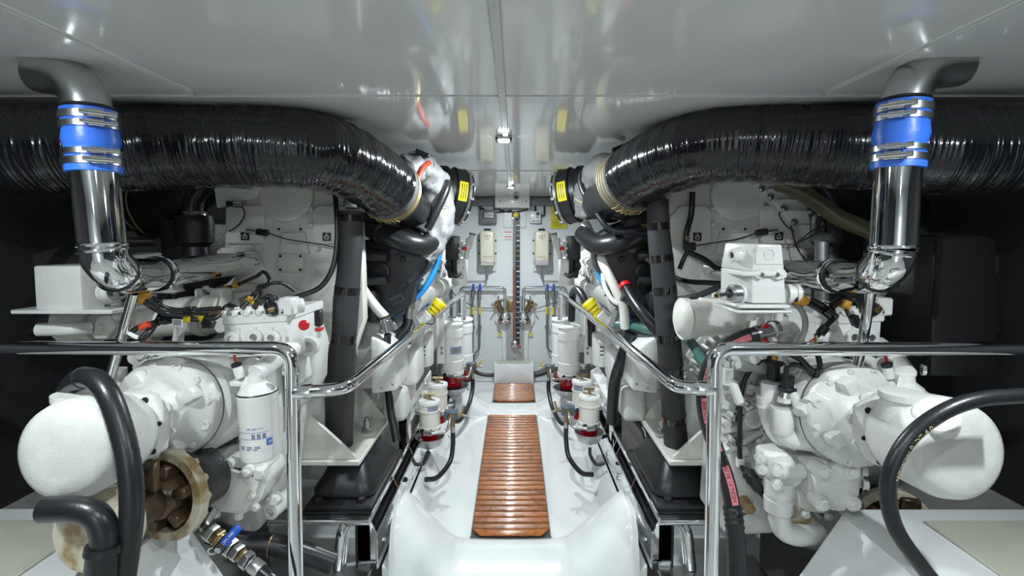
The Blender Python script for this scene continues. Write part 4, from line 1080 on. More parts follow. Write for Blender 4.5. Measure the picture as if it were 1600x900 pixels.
# ================================================================== gearboxes: the same unit on both sides
GDX = 1.98
def gearbox(right):
    dx = GDX if right else 0.0
    n = 'right' if right else 'left'
    D = V((dx, 0, 0))
    G = lambda px, py, Y: at(px, py, Y) + D                                  # read off the left unit
    R = lambda px, py, Y: at(px, py, Y) - V((GDX, 0, 0)) + D                 # read off the right unit
    FR, BK, UP = V((0, -1, 0)), V((0, 1, 0)), V((0, 0, 1))
    t = thing('marine_gearbox', 'white painted marine gearbox %s' % ('with black plugs and four-bolt pump behind the right handrail' if right else 'with red button and filter can behind the left handrail'), 'gearbox', G(380, 640, 1.8))
    # main case
    c = MB().prism([G(*p, 1.74) for p in ((285, 575), (345, 548), (422, 542), (430, 575), (430, 700), (424, 790), (400, 835), (300, 840), (300, 760), (300, 640))], BK * .27).bevel(.02, 3).build('gear_case', CASTW, t)
    MB().prism([G(*p, 1.70) for p in ((412, 560), (430, 556), (435, 640), (433, 730), (412, 760))], BK * .05).bevel(.012, 2).build('edge_rib', CASTW, c)
    MB().prism([G(*p, 1.80) for p in ((440, 500), (478, 498), (492, 540), (490, 600), (470, 640), (440, 640))], BK * .15).bevel(.02, 3).build('side_bulge', CASTW, c)
    MB().prism([G(*p, 1.76) for p in ((454, 520), (472, 518), (480, 592), (462, 606), (452, 590))], BK * .06).bevel(.012, 3).build('raised_panel', CASTW, c)
    MB().lathe(G(486, 540, 1.78), FR, [(0, .035), (.03, .035), (.03, .02), (.01, .018)], 20).build('eye_boss', CASTW, c)
    # top arm with heavy bolts and socket bosses
    for (a, b, r) in (((225, 560), (320, 572), .030), ((320, 572), (372, 560), .034)):
        MB().tube([G(*a, 1.66), G(*b, 1.70)], r, 14).build('top_arm', CASTW, c)
    for x, y in ((214, 554), (222, 568), (261, 553), (322, 574)): 
        MB().lathe(G(x + 8, y, 1.66), FR + V((.3, 0, 0)), [(0, .024), (.05, .024)], 16).build('bolt_boss', CASTW, c)
        bolt(G(x + 6, y + 1, 1.61), FR + V((.3, 0, 0)), .0145, CASTW, c)
    for x, y, Y, r in ((341, 581, 1.62, .030), (293, 688, 1.45, .034), (422, 800, 1.68, .03)):
        MB().lathe(G(x, y, Y), FR + V((-.15, 0, 0)), [(-.12, r), (.0, r), (.004, r * .8), (.004, r * .55), (-.02, r * .5)], 20).build('socket_boss', CASTW, c)
        MB().lathe(G(x, y, Y) + BK * .015, FR, [(0, r * .52), (.006, r * .52)], 6).build('socket', STEEL, c)
    MB().prism([G(*p, 1.66) for p in ((315, 585), (345, 566), (372, 556), (378, 590), (362, 598), (330, 600))], BK * .06).bevel(.01, 2).build('arm_web', CASTW, c)
    MB().prism([G(*p, 1.60) for p in ((360, 600), (372, 596), (372, 650), (330, 700), (300, 715), (312, 690), (345, 668), (358, 640))], BK * .12).bevel(.01, 2).build('corner_casting', CASTW, c)
    for x, y in ((335, 636), (319, 660), (345, 672)): bolt(G(x, y, 1.58), FR + V((-.2, 0, 0)), .016, CASTW, c)
    # power take-off: round cover, gasket joint and neck in line with the shaft
    A0 = G(258, 640, 1.46) + (V((.14, 0, -.02)) if right else V((0, 0, 0))); ax = V((.03, -1, .09))
    MB().lathe(A0 - ax * (.16 if right else .30), ax, [(0, .165 if right else .185), (.08 if right else .22, .165 if right else .180), (.11 if right else .25, .16 if right else .172), (.122 if right else .262, .150 if right else .156)], 48).build('cover_ring', CASTW, t)
    MB().lathe(A0 - ax * .037, ax, [(0, .158), (.004, .158)], 48).build('gasket', RUSTY, t)
    cv = MB().lathe(A0 - ax * .033, ax, [(0, .157), (.035, .156), (.045, .148), (.06, .118), (.085, .10), (.16, .088)], 48).build('end_cover', CASTW, t)
    x, y, z = frame(ax)
    for i in range(12):
        a = i * PI / 6 + .2; d = x * math.cos(a) + y * math.sin(a)
        p = A0 + d * .138 + z * .008
        if i % 3 == 2: MB().lathe(p, z, [(0, .015), (.012, .014), (.012, .008), (.004, .007)], 12).build('threaded_boss', CASTW, cv)
        else: bolt(p, z, .0115, CASTW, cv)
    for i in range(4):
        a = i * PI / 2 + .5; d = x * math.cos(a) + y * math.sin(a)
        MB().box(A0 + d * .112 + z * .035, (.045, .05, .06), z, d).bevel(.010, 2).build('lug', CASTW, cv)
    # octagonal flange and pump body reaching forward
    B0 = G(213, 666, 1.28) + (V((.035, 0, 0)) if right else V((0, 0, 0)))
    oct = []
    ax2 = V((.02, -1, .12)); x2, y2, z2 = frame(ax2)
    for i in range(8):
        a = i * PI / 4 + .2; oct.append(B0 + (x2 * math.cos(a) + y2 * math.sin(a)) * (.108 if i % 2 else .098))
    MB().tube([A0 + ax * .14, B0], .078, 28, r2=.085).build('neck', CASTW, t)
    of = MB().prism(oct, ax2.normalized() * .045).bevel(.008, 2).build('octagon_flange', CASTW, t)
    for i in range(8):
        a = i * PI / 4 + .58
        d = x2 * math.cos(a) + y2 * math.sin(a)
        bolt(B0 + d * .088 - z2 * .002, -z2, .0115, CASTW, of)
        e8 = x2 * math.cos(a - .39) + y2 * math.sin(a - .39)
        MB().lathe(B0 + e8 * .094 + z2 * .044, z2, [(0, .0085 if i % 2 else .006), (.0022, .0085 if i % 2 else .006)], 12).build('bolt_hole', INKB, of)
    Bp = B0 + z2 * .045
    pb = MB().lathe(Bp, z2, [(0, .085), (.015, .10), (.05, .112), (.14, .116), (.165, .108), (.178, .09), (.182, .06)], 44).build('shaft_housing', CASTW, t)
    if right:
        MB().lathe(Bp + z2 * .10 + V((-.035, -.045, .07)), V((-.45, -.6, .65)), [(0, .045), (.028, .043), (.032, .038)], 26).build('raised_disc', CASTW, pb)
    else:
        MB().box(Bp + z2 * .10 + V((.108, 0, -.03)), (.004, .10, .02), V((1, -.3, .2))).build('cast_mark', CASTW, pb)
    MB().lathe(Bp + V((-.05, -.07, .06)), UP, [(0, .055), (.045, .045), (.05, .05), (.065, .05)], 24).build('hose_socket', CASTW, pb)
    # output coupling with cream rim
    K0 = R(1392, 822, 1.64) if right else G(262, 772, 1.37); kx = V((-.22, -1, .06)); x3, y3, z3 = frame(kx)
    oc = MB().lathe(K0 - kx.normalized() * .14, kx, [(0, 0.0880), (.06, 0.0880), (.09, 0.1074), (.13, 0.1109)], 36).build('output_shaft', BLACKCAST, t)
    MB().lathe(K0, kx, [(-.012, 0.1320), (.012, 0.1320), (.016, 0.1285), (.016, 0.1038), (-.012, 0.1012)], 44).build('coupling_rim', YPAINT, t)
    MB().lathe(K0 - z3 * .014, kx, [(0, .106), (.004, .106)], 36).build('coupling_web', RUSTY, oc)
    MB().lathe(K0 - z3 * .012, kx, [(0, .062), (.05, .058), (.06, .05), (.12, .05)], 28).build('coupling_hub', RUSTY, t)
    for i in range(6):
        a = i * PI / 3 + .3; d = x3 * math.cos(a) + y3 * math.sin(a)
        MB().box(K0 + d * .078 + z3 * .012, (.030, .042, .05), z3, d).bevel(.006, 1).build('drive_lug', RUSTY, oc)
    if not right: MB().lathe(K0 + z3 * .11, kx, [(0, 0.0528), (.03, 0.0880), (.12, 0.0880), (.13, 0.0792)], 36).build('shaft_flange', YPAINT, t)
    MB().box(K0 + z3 * .075 + x3 * .02 + y3 * .09, (.06, .02, .09), y3, z3).bevel(.006, 1).build('key', RUSTY, oc)
    for i in range(14):
        a = i * 2 * PI / 14; d = x3 * math.cos(a) + y3 * math.sin(a)
        bolt(K0 + d * .117 - z3 * .012, -z3, .013, YPAINT, oc)
    # raised castings around the coupling, dirty
    for (a, b, r) in () if right else (((225, 715), (330, 700), .022), ((235, 735), (345, 760), .018), ((300, 720), (400, 700), .03)):
        MB().tube([G(*a, 1.66), G(*b, 1.70)], r, 12).build('lower_rib', CASTW, c)
    MB().lathe(G(350, 716, 1.68), FR, [(0, .035), (.02, .033), (.024, .028)], 24).build('core_plug', CASTW, c)
    bolt(G(322, 718, 1.62), FR, .016, YPAINT, c); bolt(G(424, 782, 1.72), FR, .020, CASTW, c)
    # valve block on top
    vb = MB().prism([G(*p, 1.60) for p in ((349, 505), (446, 498), (446, 556), (349, 560))], BK * .30).bevel(.008, 2).build('valve_block', WHITE, t)
    MB().prism([G(*p, 1.595) for p in ((347, 494), (448, 488), (448, 503), (347, 509))], BK * .31).bevel(.004, 1).build('valve_lid', WHITE, vb)
    for i in range(6):
        x = 352 + i * 18.5
        MB().box(G(x, 490 - i * .9, 1.61), (.022, .04, .024)).bevel(.005, 1).build('lid_lug', WHITE, vb)
        bolt(G(x, 485 - i * .9, 1.615), UP, .009, WHITE, vb)
    for i in range(3): MB().box(G(374 + i * 26, 530, 1.598), (.006, .01, .085)).bevel(.002, 1).build('lid_rib', WHITE, vb)
    for x, y, r in ((365, 529, .026), (400, 526, .026), (427, 527, .025)):
        MB().lathe(G(x, y, 1.60), FR, [(0, r), (.014, r), (.018, r * .85), (.018, r * .5), (.004, r * .45)], 24).build('port_plug', WHITE, vb)
        MB().lathe(G(x, y, 1.592), FR, [(0, r * .48), (.006, r * .48)], 6).build('hex_socket', STEEL if x > 370 else WHITE, vb)
    # long solenoid on the lid
    so = MB().cyl(G(432, 482, 1.60), G(472, 477, 1.66), .026, 20).build('solenoid', WHITE, t)
    MB().box(G(452, 478, 1.62), (.05, .06, .06)).bevel(.006, 1).build('solenoid_block', WHITE, so)
    MB().lathe(G(432, 482, 1.60), V((-1, -.6, -.2)), [(0, .022), (.02, .022), (.02, .013), (.035, .012)], 16).build('solenoid_nut', BLACKP, so)
    MB().lathe(G(428, 482.5, 1.58), V((-1, -.6, -.2)), [(0, .011), (.018, .009)], 12).build('copper_tip', BRASS, so)
    if not right:
        rb = MB().lathe(G(474, 507, 1.585), V((.5, -1, .1)), [(0, .008), (.022, .008), (.022, .0165), (.036, .017), (.042, .012)], 20).build('red_button', RED, vb)
        MB().box(G(498, 497, 1.66), (.022, .03, .055)).bevel(.004, 1).build('plug_connector', BLACKP, vb)
        MB().box(G(499, 514, 1.66), (.020, .03, .010)).build('red_seal', RED, vb)
        MB().cyl(G(499, 517, 1.66), G(499, 527, 1.66), .012, 12).build('plug_base', WHITE, vb)
    # oil cooler tube across the top, grey beige
    cc = MB().tube([G(214 if right else 100, 498 if right else 505, 1.74), G(345, 492, 1.80)], .068, 28).build('oil_cooler', BEIGE, t)
    for p, q in (((G(150, 502, 1.74), 1),) if not right else ()) + ((G(222, 498, 1.76), 1), (G(318, 493, 1.79), 1)):
        MB().lathe(p, V((1, .1, 0)), [(-.012, .066), (-.012, .076), (.012, .076), (.012, .066)], 28).build('cooler_band', BEIGE, cc)
    if not right:
        MB().prism([G(*p, 1.66) for p in ((140, 512), (152, 494), (172, 492), (180, 510), (166, 530), (146, 530))], BK * .03).bevel(.008, 2).build('cooler_flange', BEIGE, cc)
        bolt(G(160, 512, 1.66), FR, .012, BEIGE, cc); bolt(G(184, 495, 1.66), FR, .012, BEIGE, cc)
        MB().tube(spline([G(60, 515, 1.6), G(110, 514, 1.62), G(142, 512, 1.66)]), .022, 14).build('cooler_pipe', WHITE, t)
    else:
        MB().lathe(G(214, 498, 1.74), V((-1, -.05, .02)), [(0, .068), (.02, .06), (.035, .035)], 28).build('cooler_end', BEIGE, cc)
    MB().box(G(280, 520, 1.66), (.02, .04, .11), (.2, 0, 1)).bevel(.004, 1).build('cooler_strap', CASTW, cc)
    MB().box(G(276, 540, 1.66), (.12, .06, .015)).bevel(.004, 1).build('strap_foot', CASTW, cc)
    # small castings between cooler and cross pipe
    for (px, py, w, h) in tuple(q for q in ((305, 470, .10, .03), (318, 462, .03, .06), (262, 455, .10, .012), (272, 446, .03, .04), (345, 462, .05, .06), (230, 478, .04, .09), (235, 510, .05, .12)) if not right or q[0] > 300):
        MB().box(G(px, py, 1.86), (w, .07, h)).bevel(.006, 1).build('top_fitting', CASTW, t)
    for x, y in ((277, 440), (322, 452), (328, 455))[1 if right else 0:]: bolt(G(x, y, 1.84), UP, .012, CASTW, t)
    dm = MB().lathe(G(310, 478, 1.88), UP, [(0, .07), (.015, .065), (.03, .04)], 22).build('breather_dome', CASTW, t)
    MB().prism([G(*p, 1.92) for p in ((340, 468), (362, 458), (390, 455), (400, 470), (380, 490), (345, 495))], BK * .05).bevel(.012, 2).build('screen_cover', CASTW, t)
    MB().prism([G(*p, 1.915) for p in ((372, 466), (388, 460), (394, 470), (378, 484))], BK * .01).build('screen_mesh', GREYH, t)
    # oil line from the arm into the end cover
    ol = MB().tube(fillet([G(300, 545, 1.62), G(290, 560, 1.60), G(284, 600, 1.56), G(262, 630, 1.50), G(246, 645, 1.47)], .05), .0145, 16).build('oil_line', WHITE, t)
    P = G(246, 645, 1.47)
    MB().lathe(P, V((-.6, -.4, -.45)), [(-.04, .022), (.0, .022), (.002, .018)], 6).build('line_nut', CASTW, ol)
    MB().lathe(P + V((.03, 0, .035)), V((-.6, -.4, -.45)), [(-.02, .019), (.01, .020)], 16).build('line_collar', CASTW, ol)
    MB().tube([G(180, 592, 1.55), G(190, 600, 1.55), G(203, 628, 1.55)], .016, 12).build('grease_pipe', WHITE, t)
    MB().lathe(G(186, 590, 1.56), UP, [(-.02, .025), (.03, .025), (.032, .018)], 6).build('grease_nut', WHITE, t)
    # filter can with its head
    fc = G(402, 610, 1.46); dn = V((.035, -.02, -1)).normalized()
    h1 = MB().lathe(fc + dn * .0, -dn, [(0, .050), (.01, .047), (.028, .026), (.05, .024), (.05, .0)], 30).build('filter_head', WHITE, t)
    MB().prism([fc - dn * .045 + V((-.028, -.01, 0)), fc - dn * .004 + V((-.045, -.02, 0)), fc - dn * .004 + V((-.03, -.03, 0))], V((.012, 0, 0))).build('head_web', WHITE, h1)
    MB().tube([fc - dn * .05, fc - dn * .075 + V((.02, .06, 0)), fc - dn * .08 + V((.05, .18, .02))], .030, 16).build('head_arm', WHITE, h1)
    MB().lathe(fc - dn * .058 + V((-.035, .05, 0)), V((0, -1, .3)), [(0, .03), (.02, .03), (.02, .022)], 18).build('head_plug', WHITE, h1)
    for q in (0, 1): bolt(fc - dn * .06 + V((.075, .03, -.01 + q * .01)), V((1, -.4, 0)), .011, WHITE, h1)
    can = MB().lathe(fc, dn, [(0, .0545), (.004, .0575), (.012, .0575), (.015, .0565), (.19, .0565), (.203, .054), (.209, .045), (.211, .01)], 36).build('filter_can', WHITE, t)
    MB().torus(fc + dn * .004, dn, .0562, .0028, 36, 6).build('seal_ring', BLACKP, can)
    cm = lambda off: (lambda u, v: fc + dn * (.1 - v) + V((math.sin((u + off) / .0568 - .05) * .0570, -math.cos((u + off) / .0568 - .05) * .0570, 0)))
    lettering('FILTER', cm(-.040), .0075, INKBLUE, can)
    lettering('NR. 0501 215', cm(.018), .0085, INKBLUE, can)
    for v0, v1 in ((-.012, -.010), (-.031, -.029)):
        b = MB(); rr = []
        for i in range(15):
            u = -.06 + i * .12 / 14; f = cm(0)
            rr.append([b.bm.verts.new(f(u, v)) for v in (v0, v1 - .0008)])
        for i in range(14): b.bm.faces.new([rr[i][0], rr[i + 1][0], rr[i + 1][1], rr[i][1]])
        b.build('print_rule', INKBLUE, can)
    for v, u, w in ((-.016, .028, .04), (-.0195, .028, .04), (-.023, .028, .038), (-.0265, .028, .04), (-.016, -.045, .022), (-.02, -.045, .016), (-.036, -.04, .02), (-.044, -.04, .02), (-.052, .0, .06), (-.0565, .0, .062), (-.061, -.004, .054)):
        b = MB(); f = cm(0); rr = []
        for i in range(9):
            rr.append([b.bm.verts.new(f(u + (i / 8 - .5) * w, v + q)) for q in (0, -.0021)])
        for i in range(8): 
            if i % 3 != 2: b.bm.faces.new([rr[i][0], rr[i + 1][0], rr[i + 1][1], rr[i][1]])
        b.build('print_line', INK, can)
    b = MB(); f = cm(0); rr = [[b.bm.verts.new(f(.048 + i * .006, v)) for v in (-.034, -.054)] for i in range(4)]
    for i in range(3): b.bm.faces.new([rr[i][0], rr[i + 1][0], rr[i + 1][1], rr[i][1]])
    b.build('logo_field', INKBLUE, can)
    g = lambda u, v: f(u, v) + V((.002, -.0008, 0))
    lettering('ZF', lambda u, v: g(.057 + u, -.044 + v), .012, LABEL, can)
    # dipstick
    ds = MB().cyl(G(376, 590, 1.46), G(370, 572, 1.46), .014, 14).build('dipstick_tube', WHITE, t)
    MB().lathe(G(370.5, 573, 1.46), V((-.3, 0, 1)), [(0, .015), (.010, .016), (.014, .012)], 16).build('dipstick_seal', BLACKP, ds)
    MB().cyl(G(369.5, 570, 1.46), G(366, 555, 1.46), .0045, 8).build('dipstick', RED, ds)
    MB().box(G(377, 597, 1.48), (.05, .05, .02)).bevel(.005, 1).build('dipstick_base', WHITE, ds)
    # gear pump below the filter with its grey hexagonal cover
    hp = [G(*p, 1.58) for p in ((331, 742), (345, 737), (352, 732), (400, 748), (405, 754), (392, 790), (380, 805), (345, 800), (330, 794), (326, 770))]
    gp = MB().prism(hp, BK * .02).bevel(.004, 2).build('pump_cover', BEIGE, t)
    MB().prism([G(*p, 1.60) for p in ((331, 742), (350, 722), (412, 735), (418, 752), (408, 782), (384, 804), (340, 800), (326, 770))], BK * .14).bevel(.010, 2).build('pump_body', WHITE, t)
    MB().prism([G(*p, 1.60) for p in ((352, 724), (362, 712), (408, 722), (414, 738), (404, 744), (352, 734))], BK * .12).bevel(.008, 2).build('pump_top', WHITE, gp)
    for x, y in ((354, 728), (386, 738)): 
        MB().lathe(G(x, y, 1.58), FR, [(-.07, .020), (.0, .020)], 16).build('pump_boss', WHITE, gp); bolt(G(x, y, 1.58), FR, .0125, WHITE, gp)
    MB().box(G(409, 737, 1.60), (.035, .05, .035)).bevel(.004, 1).build('pump_lug', WHITE, gp)
    for x, y in ((344, 744), (394, 774), (400, 792), (338, 803), (374, 806)): bolt(G(x, y, 1.58), FR, .0120, BEIGE, gp)
    bolt(G(432, 778, 1.66), FR, .020, CASTW, c)
    # ---- what only shows on the walkway-far side, read off the right unit
    # suction pump: square four-bolt end plate, sloping body, port block and elbow
    if right:
        pb = MB().prism([R(*p, 1.48) for p in ((1274, 745), (1284, 733), (1297, 737), (1308, 724), (1322, 724), (1331, 736), (1341, 742), (1341, 772), (1331, 780), (1322, 799), (1308, 800), (1297, 792), (1284, 780), (1275, 772))], BK * .03).bevel(.006, 2).build('end_plate', WHITE, t)
        MB().prism([R(*p, 1.51) for p in ((1262, 728), (1280, 722), (1335, 722), (1346, 735), (1346, 775), (1330, 795), (1300, 800), (1270, 784))], V((-.055, .30, .035))).bevel(.012, 3).build('pump_case', WHITE, t)
        for x, y in ((1284, 737), (1331, 737), (1284, 787), (1333, 787)):
            MB().lathe(R(x, y, 1.47), FR, [(-.04, .024), (.004, .024)], 16).build('corner_boss', WHITE, pb); bolt(R(x, y, 1.466), FR, .0165, WHITE, pb)
        for x, y in ((1346, 735), (1348, 756)): bolt(R(x, y, 1.53), V((1, -.5, 0)), .016, WHITE, pb)
        MB().box(R(1308, 795, 1.465), (.034, .006, .008)).bevel(.002, 1).build('slot_mark', CASTW, pb)
        po = MB().prism([R(*p, 1.52) for p in ((1200, 712), (1232, 708), (1244, 722), (1256, 730), (1256, 756), (1244, 764), (1214, 764), (1200, 748))], BK * .09).bevel(.012, 3).build('port_block', WHITE, t)
        MB().tube([R(1190, 716, 1.55), R(1228, 716, 1.56)], .022, 14).build('port_boss', WHITE, po)
        MB().tube([R(1214, 736, 1.50), R(1250, 736, 1.53)], .026, 14).build('port_boss', WHITE, po)
        for x, y, Y in ((1188, 716, 1.53), (1190, 733, 1.52), (1214, 736, 1.49), (1214, 757, 1.49)): bolt(R(x, y, Y), V((-.7, -1, 0)), .015, WHITE, po)
        q = MB().lathe(R(1217, 763, 1.55), V((0, 0, -1)), [(-.03, .044), (.02, .044), (.022, .040), (.03, .040), (.032, .045), (.075, .043), (.078, .036)], 28).build('pipe_union', WHITE, t)
        MB().tube(spline([R(1218, 795, 1.55), R(1218, 812, 1.55), R(1225, 828, 1.55), R(1245, 836, 1.56), R(1278, 834, 1.6)], 8), .034, 20).build('suction_elbow', YPAINT if False else WHITE, t)
        MB().tube([R(1240, 800, 1.62), R(1275, 830, 1.62)], .03, 14).build('return_pipe', YPAINT, t)
        # twin sockets and the bent coolant pipe
        MB().tube(spline([R(1196, 618, 1.60), R(1200, 645, 1.60), R(1215, 678, 1.58), R(1245, 692, 1.56)], 8), .030, 18).build('upper_branch', WHITE, t)
        s1 = MB().lathe(R(1204, 598, 1.60), V((0, 0, -1)), [(0, .030), (.06, .030), (.08, .045)], 22).build('sensor_socket', WHITE, t)
        s2 = MB().lathe(R(1222, 636, 1.52), V((0, 0, -1)), [(0, .034), (.006, .036), (.075, .036), (.085, .03)], 22).build('sensor_socket', WHITE, t)
        MB().tube(spline([R(1222, 655, 1.52), R(1224, 672, 1.52), R(1236, 685, 1.52), R(1265, 690, 1.52), R(1296, 696, 1.52), R(1320, 712, 1.53), R(1331, 735, 1.55), R(1332, 752, 1.57)], 8), .030, 22).build('coolant_pipe', WHITE, t)
        MB().box(R(1211, 578, 1.60), (.040, .045, .070)).bevel(.006, 2).build('sensor_plug', BLACKP, s1)
        MB().box(R(1211, 568, 1.60), (.048, .05, .014)).bevel(.003, 1).build('plug_collar', BLACKP, s1)
        MB().cyl(R(1211, 556, 1.60), R(1211, 566, 1.60), .010, 10).build('orange_seal', ORANGE, s1)
        MB().box(R(1230, 598, 1.54), (.030, .035, .055)).bevel(.005, 2).build('sensor_plug', BLACKP, s2)
        MB().box(R(1230, 608, 1.54), (.040, .045, .016)).bevel(.003, 1).build('plug_collar', BLACKP, s2)
        MB().cyl(R(1228, 615, 1.53), R(1225, 632, 1.52), .014, 12).build('sensor_stem', STEEL, s2)
        MB().lathe(R(1225, 628, 1.52), UP, [(0, .022), (.012, .022)], 6).build('sensor_nut', WHITE, s2)
        # round cover and grey gear panel
        rc = MB().lathe(R(1262, 634, 1.66), V((.1, -1, 0)), [(-.05, .065), (.0, .065), (.006, .060)], 30).build('round_cover', WHITE, t)
        for a in range(6):
            d = V((math.cos(a * PI / 3 + .3), 0, math.sin(a * PI / 3 + .3)))
            MB().lathe(R(1262, 634, 1.66) + d * .066 + FR * .0, FR, [(-.03, .014), (.006, .014), (.006, .006), (0, .006)], 12).build('cover_ear', WHITE, rc)
        gpan = MB().prism([R(*p, 1.64) for p in ((1288, 630), (1303, 626), (1345, 636), (1345, 668), (1332, 680), (1300, 672), (1287, 660))], BK * .03).bevel(.006, 2).build('grey_panel', BEIGE, t)
        for x, y in ((1290, 644), (1292, 638)): bolt(R(x, y, 1.63), FR, .014, WHITE, gpan)
        arm = MB().prism([R(*p, 1.68) for p in ((1252, 548), (1285, 540), (1310, 552), (1300, 580), (1285, 600), (1276, 640), (1268, 640), (1262, 590))], BK * .05).bevel(.012, 2).build('front_rib', WHITE, t)
        for x, y in ((1230, 560), (1275, 556), (1246, 590), (1360, 556), (1346, 560)):
            MB().lathe(R(x + 4, y, 1.66), V((-.2, -1, 0)), [(-.06, .024), (0, .024)], 16).build('bolt_boss', WHITE, t)
            bolt(R(x + 4, y, 1.655), V((-.2, -1, 0)), .017, WHITE, t)
        for x, y in ((1322, 612), (1335, 608)): MB().lathe(R(x, y, 1.56), V((-.2, -1, .3)), [(-.04, .02), (.005, .02), (.005, .009), (0, .009)], 14).build('threaded_boss', WHITE, t)
        MB().tube(spline([R(1335, 556, 1.66), R(1356, 562, 1.60), R(1385, 585, 1.54), R(1400, 602, 1.5), R(1398, 612, 1.5), R(1378, 622, 1.5)], 8), .0165, 16).build('oil_pipe', WHITE, t)
        MB().lathe(R(1378, 622, 1.5), V((-1, -.2, -.3)), [(-.01, .024), (.03, .022)], 6).build('pipe_nut', CASTW, t)
        # left flank of the case with bosses, clips and studs
        fk = MB().prism([R(*p, 1.86) for p in ((1118, 560), (1160, 540), (1215, 560), (1222, 640), (1215, 700), (1160, 740), (1118, 720))], BK * .12).bevel(.02, 3).build('case_flank', CASTW, t)
        for x, y, r in ((1178, 654, .036), (1195, 672, .018), (1205, 664, .018)):
            MB().lathe(R(x, y, 1.715), FR, [(-.08, r), (0, r), (.006, r * .85), (.006, r * .5), (-.01, r * .45)], 22).build('flank_boss', WHITE, fk)
        MB().torus(R(1178, 654, 1.705), FR, .030, .008, 24, 8).build('boss_ring', WHITE, fk)
        for x, y in ((1148, 652), (1150, 690), (1203, 700), (1195, 698), (1162, 705)):
            MB().box(R(x - 6, y - 6, 1.735), (.07, .06, .02), (.5, 0, 1)).bevel(.005, 1).build('clip_bracket', CASTW, fk)
            bolt(R(x, y, 1.705), FR, .014, STEEL if x < 1160 else WHITE, fk)
        MB().cyl(R(1162, 782, 1.72), R(1172, 796, 1.66), .022, 6).build('drain_plug', BRASS, t)
        MB().lathe(R(1156, 776, 1.76), V((.4, -.8, -.6)), [(0, .035), (.04, .03)], 18).build('drain_boss', CASTW, t)
        for i in range(7):
            x = 1130 + i * 14
            MB().box(R(x, 590 + (i % 3) * 26, 1.735), (.03, .05, .12), (.3 * (i % 2) - .1, 0, 1)).bevel(.008, 2).build('flank_rib', CASTW, fk)
        for (x, y, r) in ((1140, 600, .020), (1172, 604, .016), (1132, 660, .018), (1186, 690, .015)):
            MB().lathe(R(x, y, 1.73), FR, [(-.05, r), (.02, r), (.024, r * .8)], 16).build('flank_boss', CASTW, fk); bolt(R(x, y, 1.70), FR, r * .62, CASTW, fk)
        for k2 in range(6):
            a = -.9 + k2 * .36
            p0 = R(1215, 655, 1.735); d = V((-math.cos(a), 0, math.sin(a)))
            MB().box(p0 + d * .15, (.022, .05, .15), d, FR).bevel(.008, 2).build('radial_rib', CASTW, fk)
    return t
GL = gearbox(False); GR = gearbox(True)

# ================================================================== fuel filters along the walkway
FBODY = mat('white_filter_enamel', (0.80, 0.81, 0.80), 0.22, coat=.3)
FCREAM = mat('cream_filter_enamel', (0.76, 0.75, 0.68), 0.25, coat=.3)
def filter_label(c, r, a, z0, w, h, parent, m=LABELG, border=INKBLUE):
    for q, (ww, hh, mm, dr) in enumerate(((w, h, border, .0008), (w - .008, h - .008, m, .0014))):
        b = MB(); rr = []
        for i in range(9):
            u = (i / 8 - .5) * ww
            rr.append([b.bm.verts.new(V((c.x + math.sin(a + u / r) * (r + dr), c.y - math.cos(a + u / r) * (r + dr), z0 + v * hh))) for v in (-.5, .5)])
        for i in range(8): b.bm.faces.new([rr[i][0], rr[i + 1][0], rr[i + 1][1], rr[i][1]])
        o = b.build('label' if q == 0 else 'label_face', mm, parent if q == 0 else o)
        base = o if q == 0 else base
    for i in range(3):
        b = MB(); rr = []
        for j in range(7):
            u = (j / 6 - .5) * w * .7
            rr.append([b.bm.verts.new(V((c.x + math.sin(a + u / r) * (r + .002), c.y - math.cos(a + u / r) * (r + .002), z0 + (.22 - .22 * i) * h + v))) for v in (0, h * .07)])
        for j in range(6): b.bm.faces.new([rr[j][0], rr[j + 1][0], rr[j + 1][1], rr[j][1]])
        b.build('label_print', INK, base)
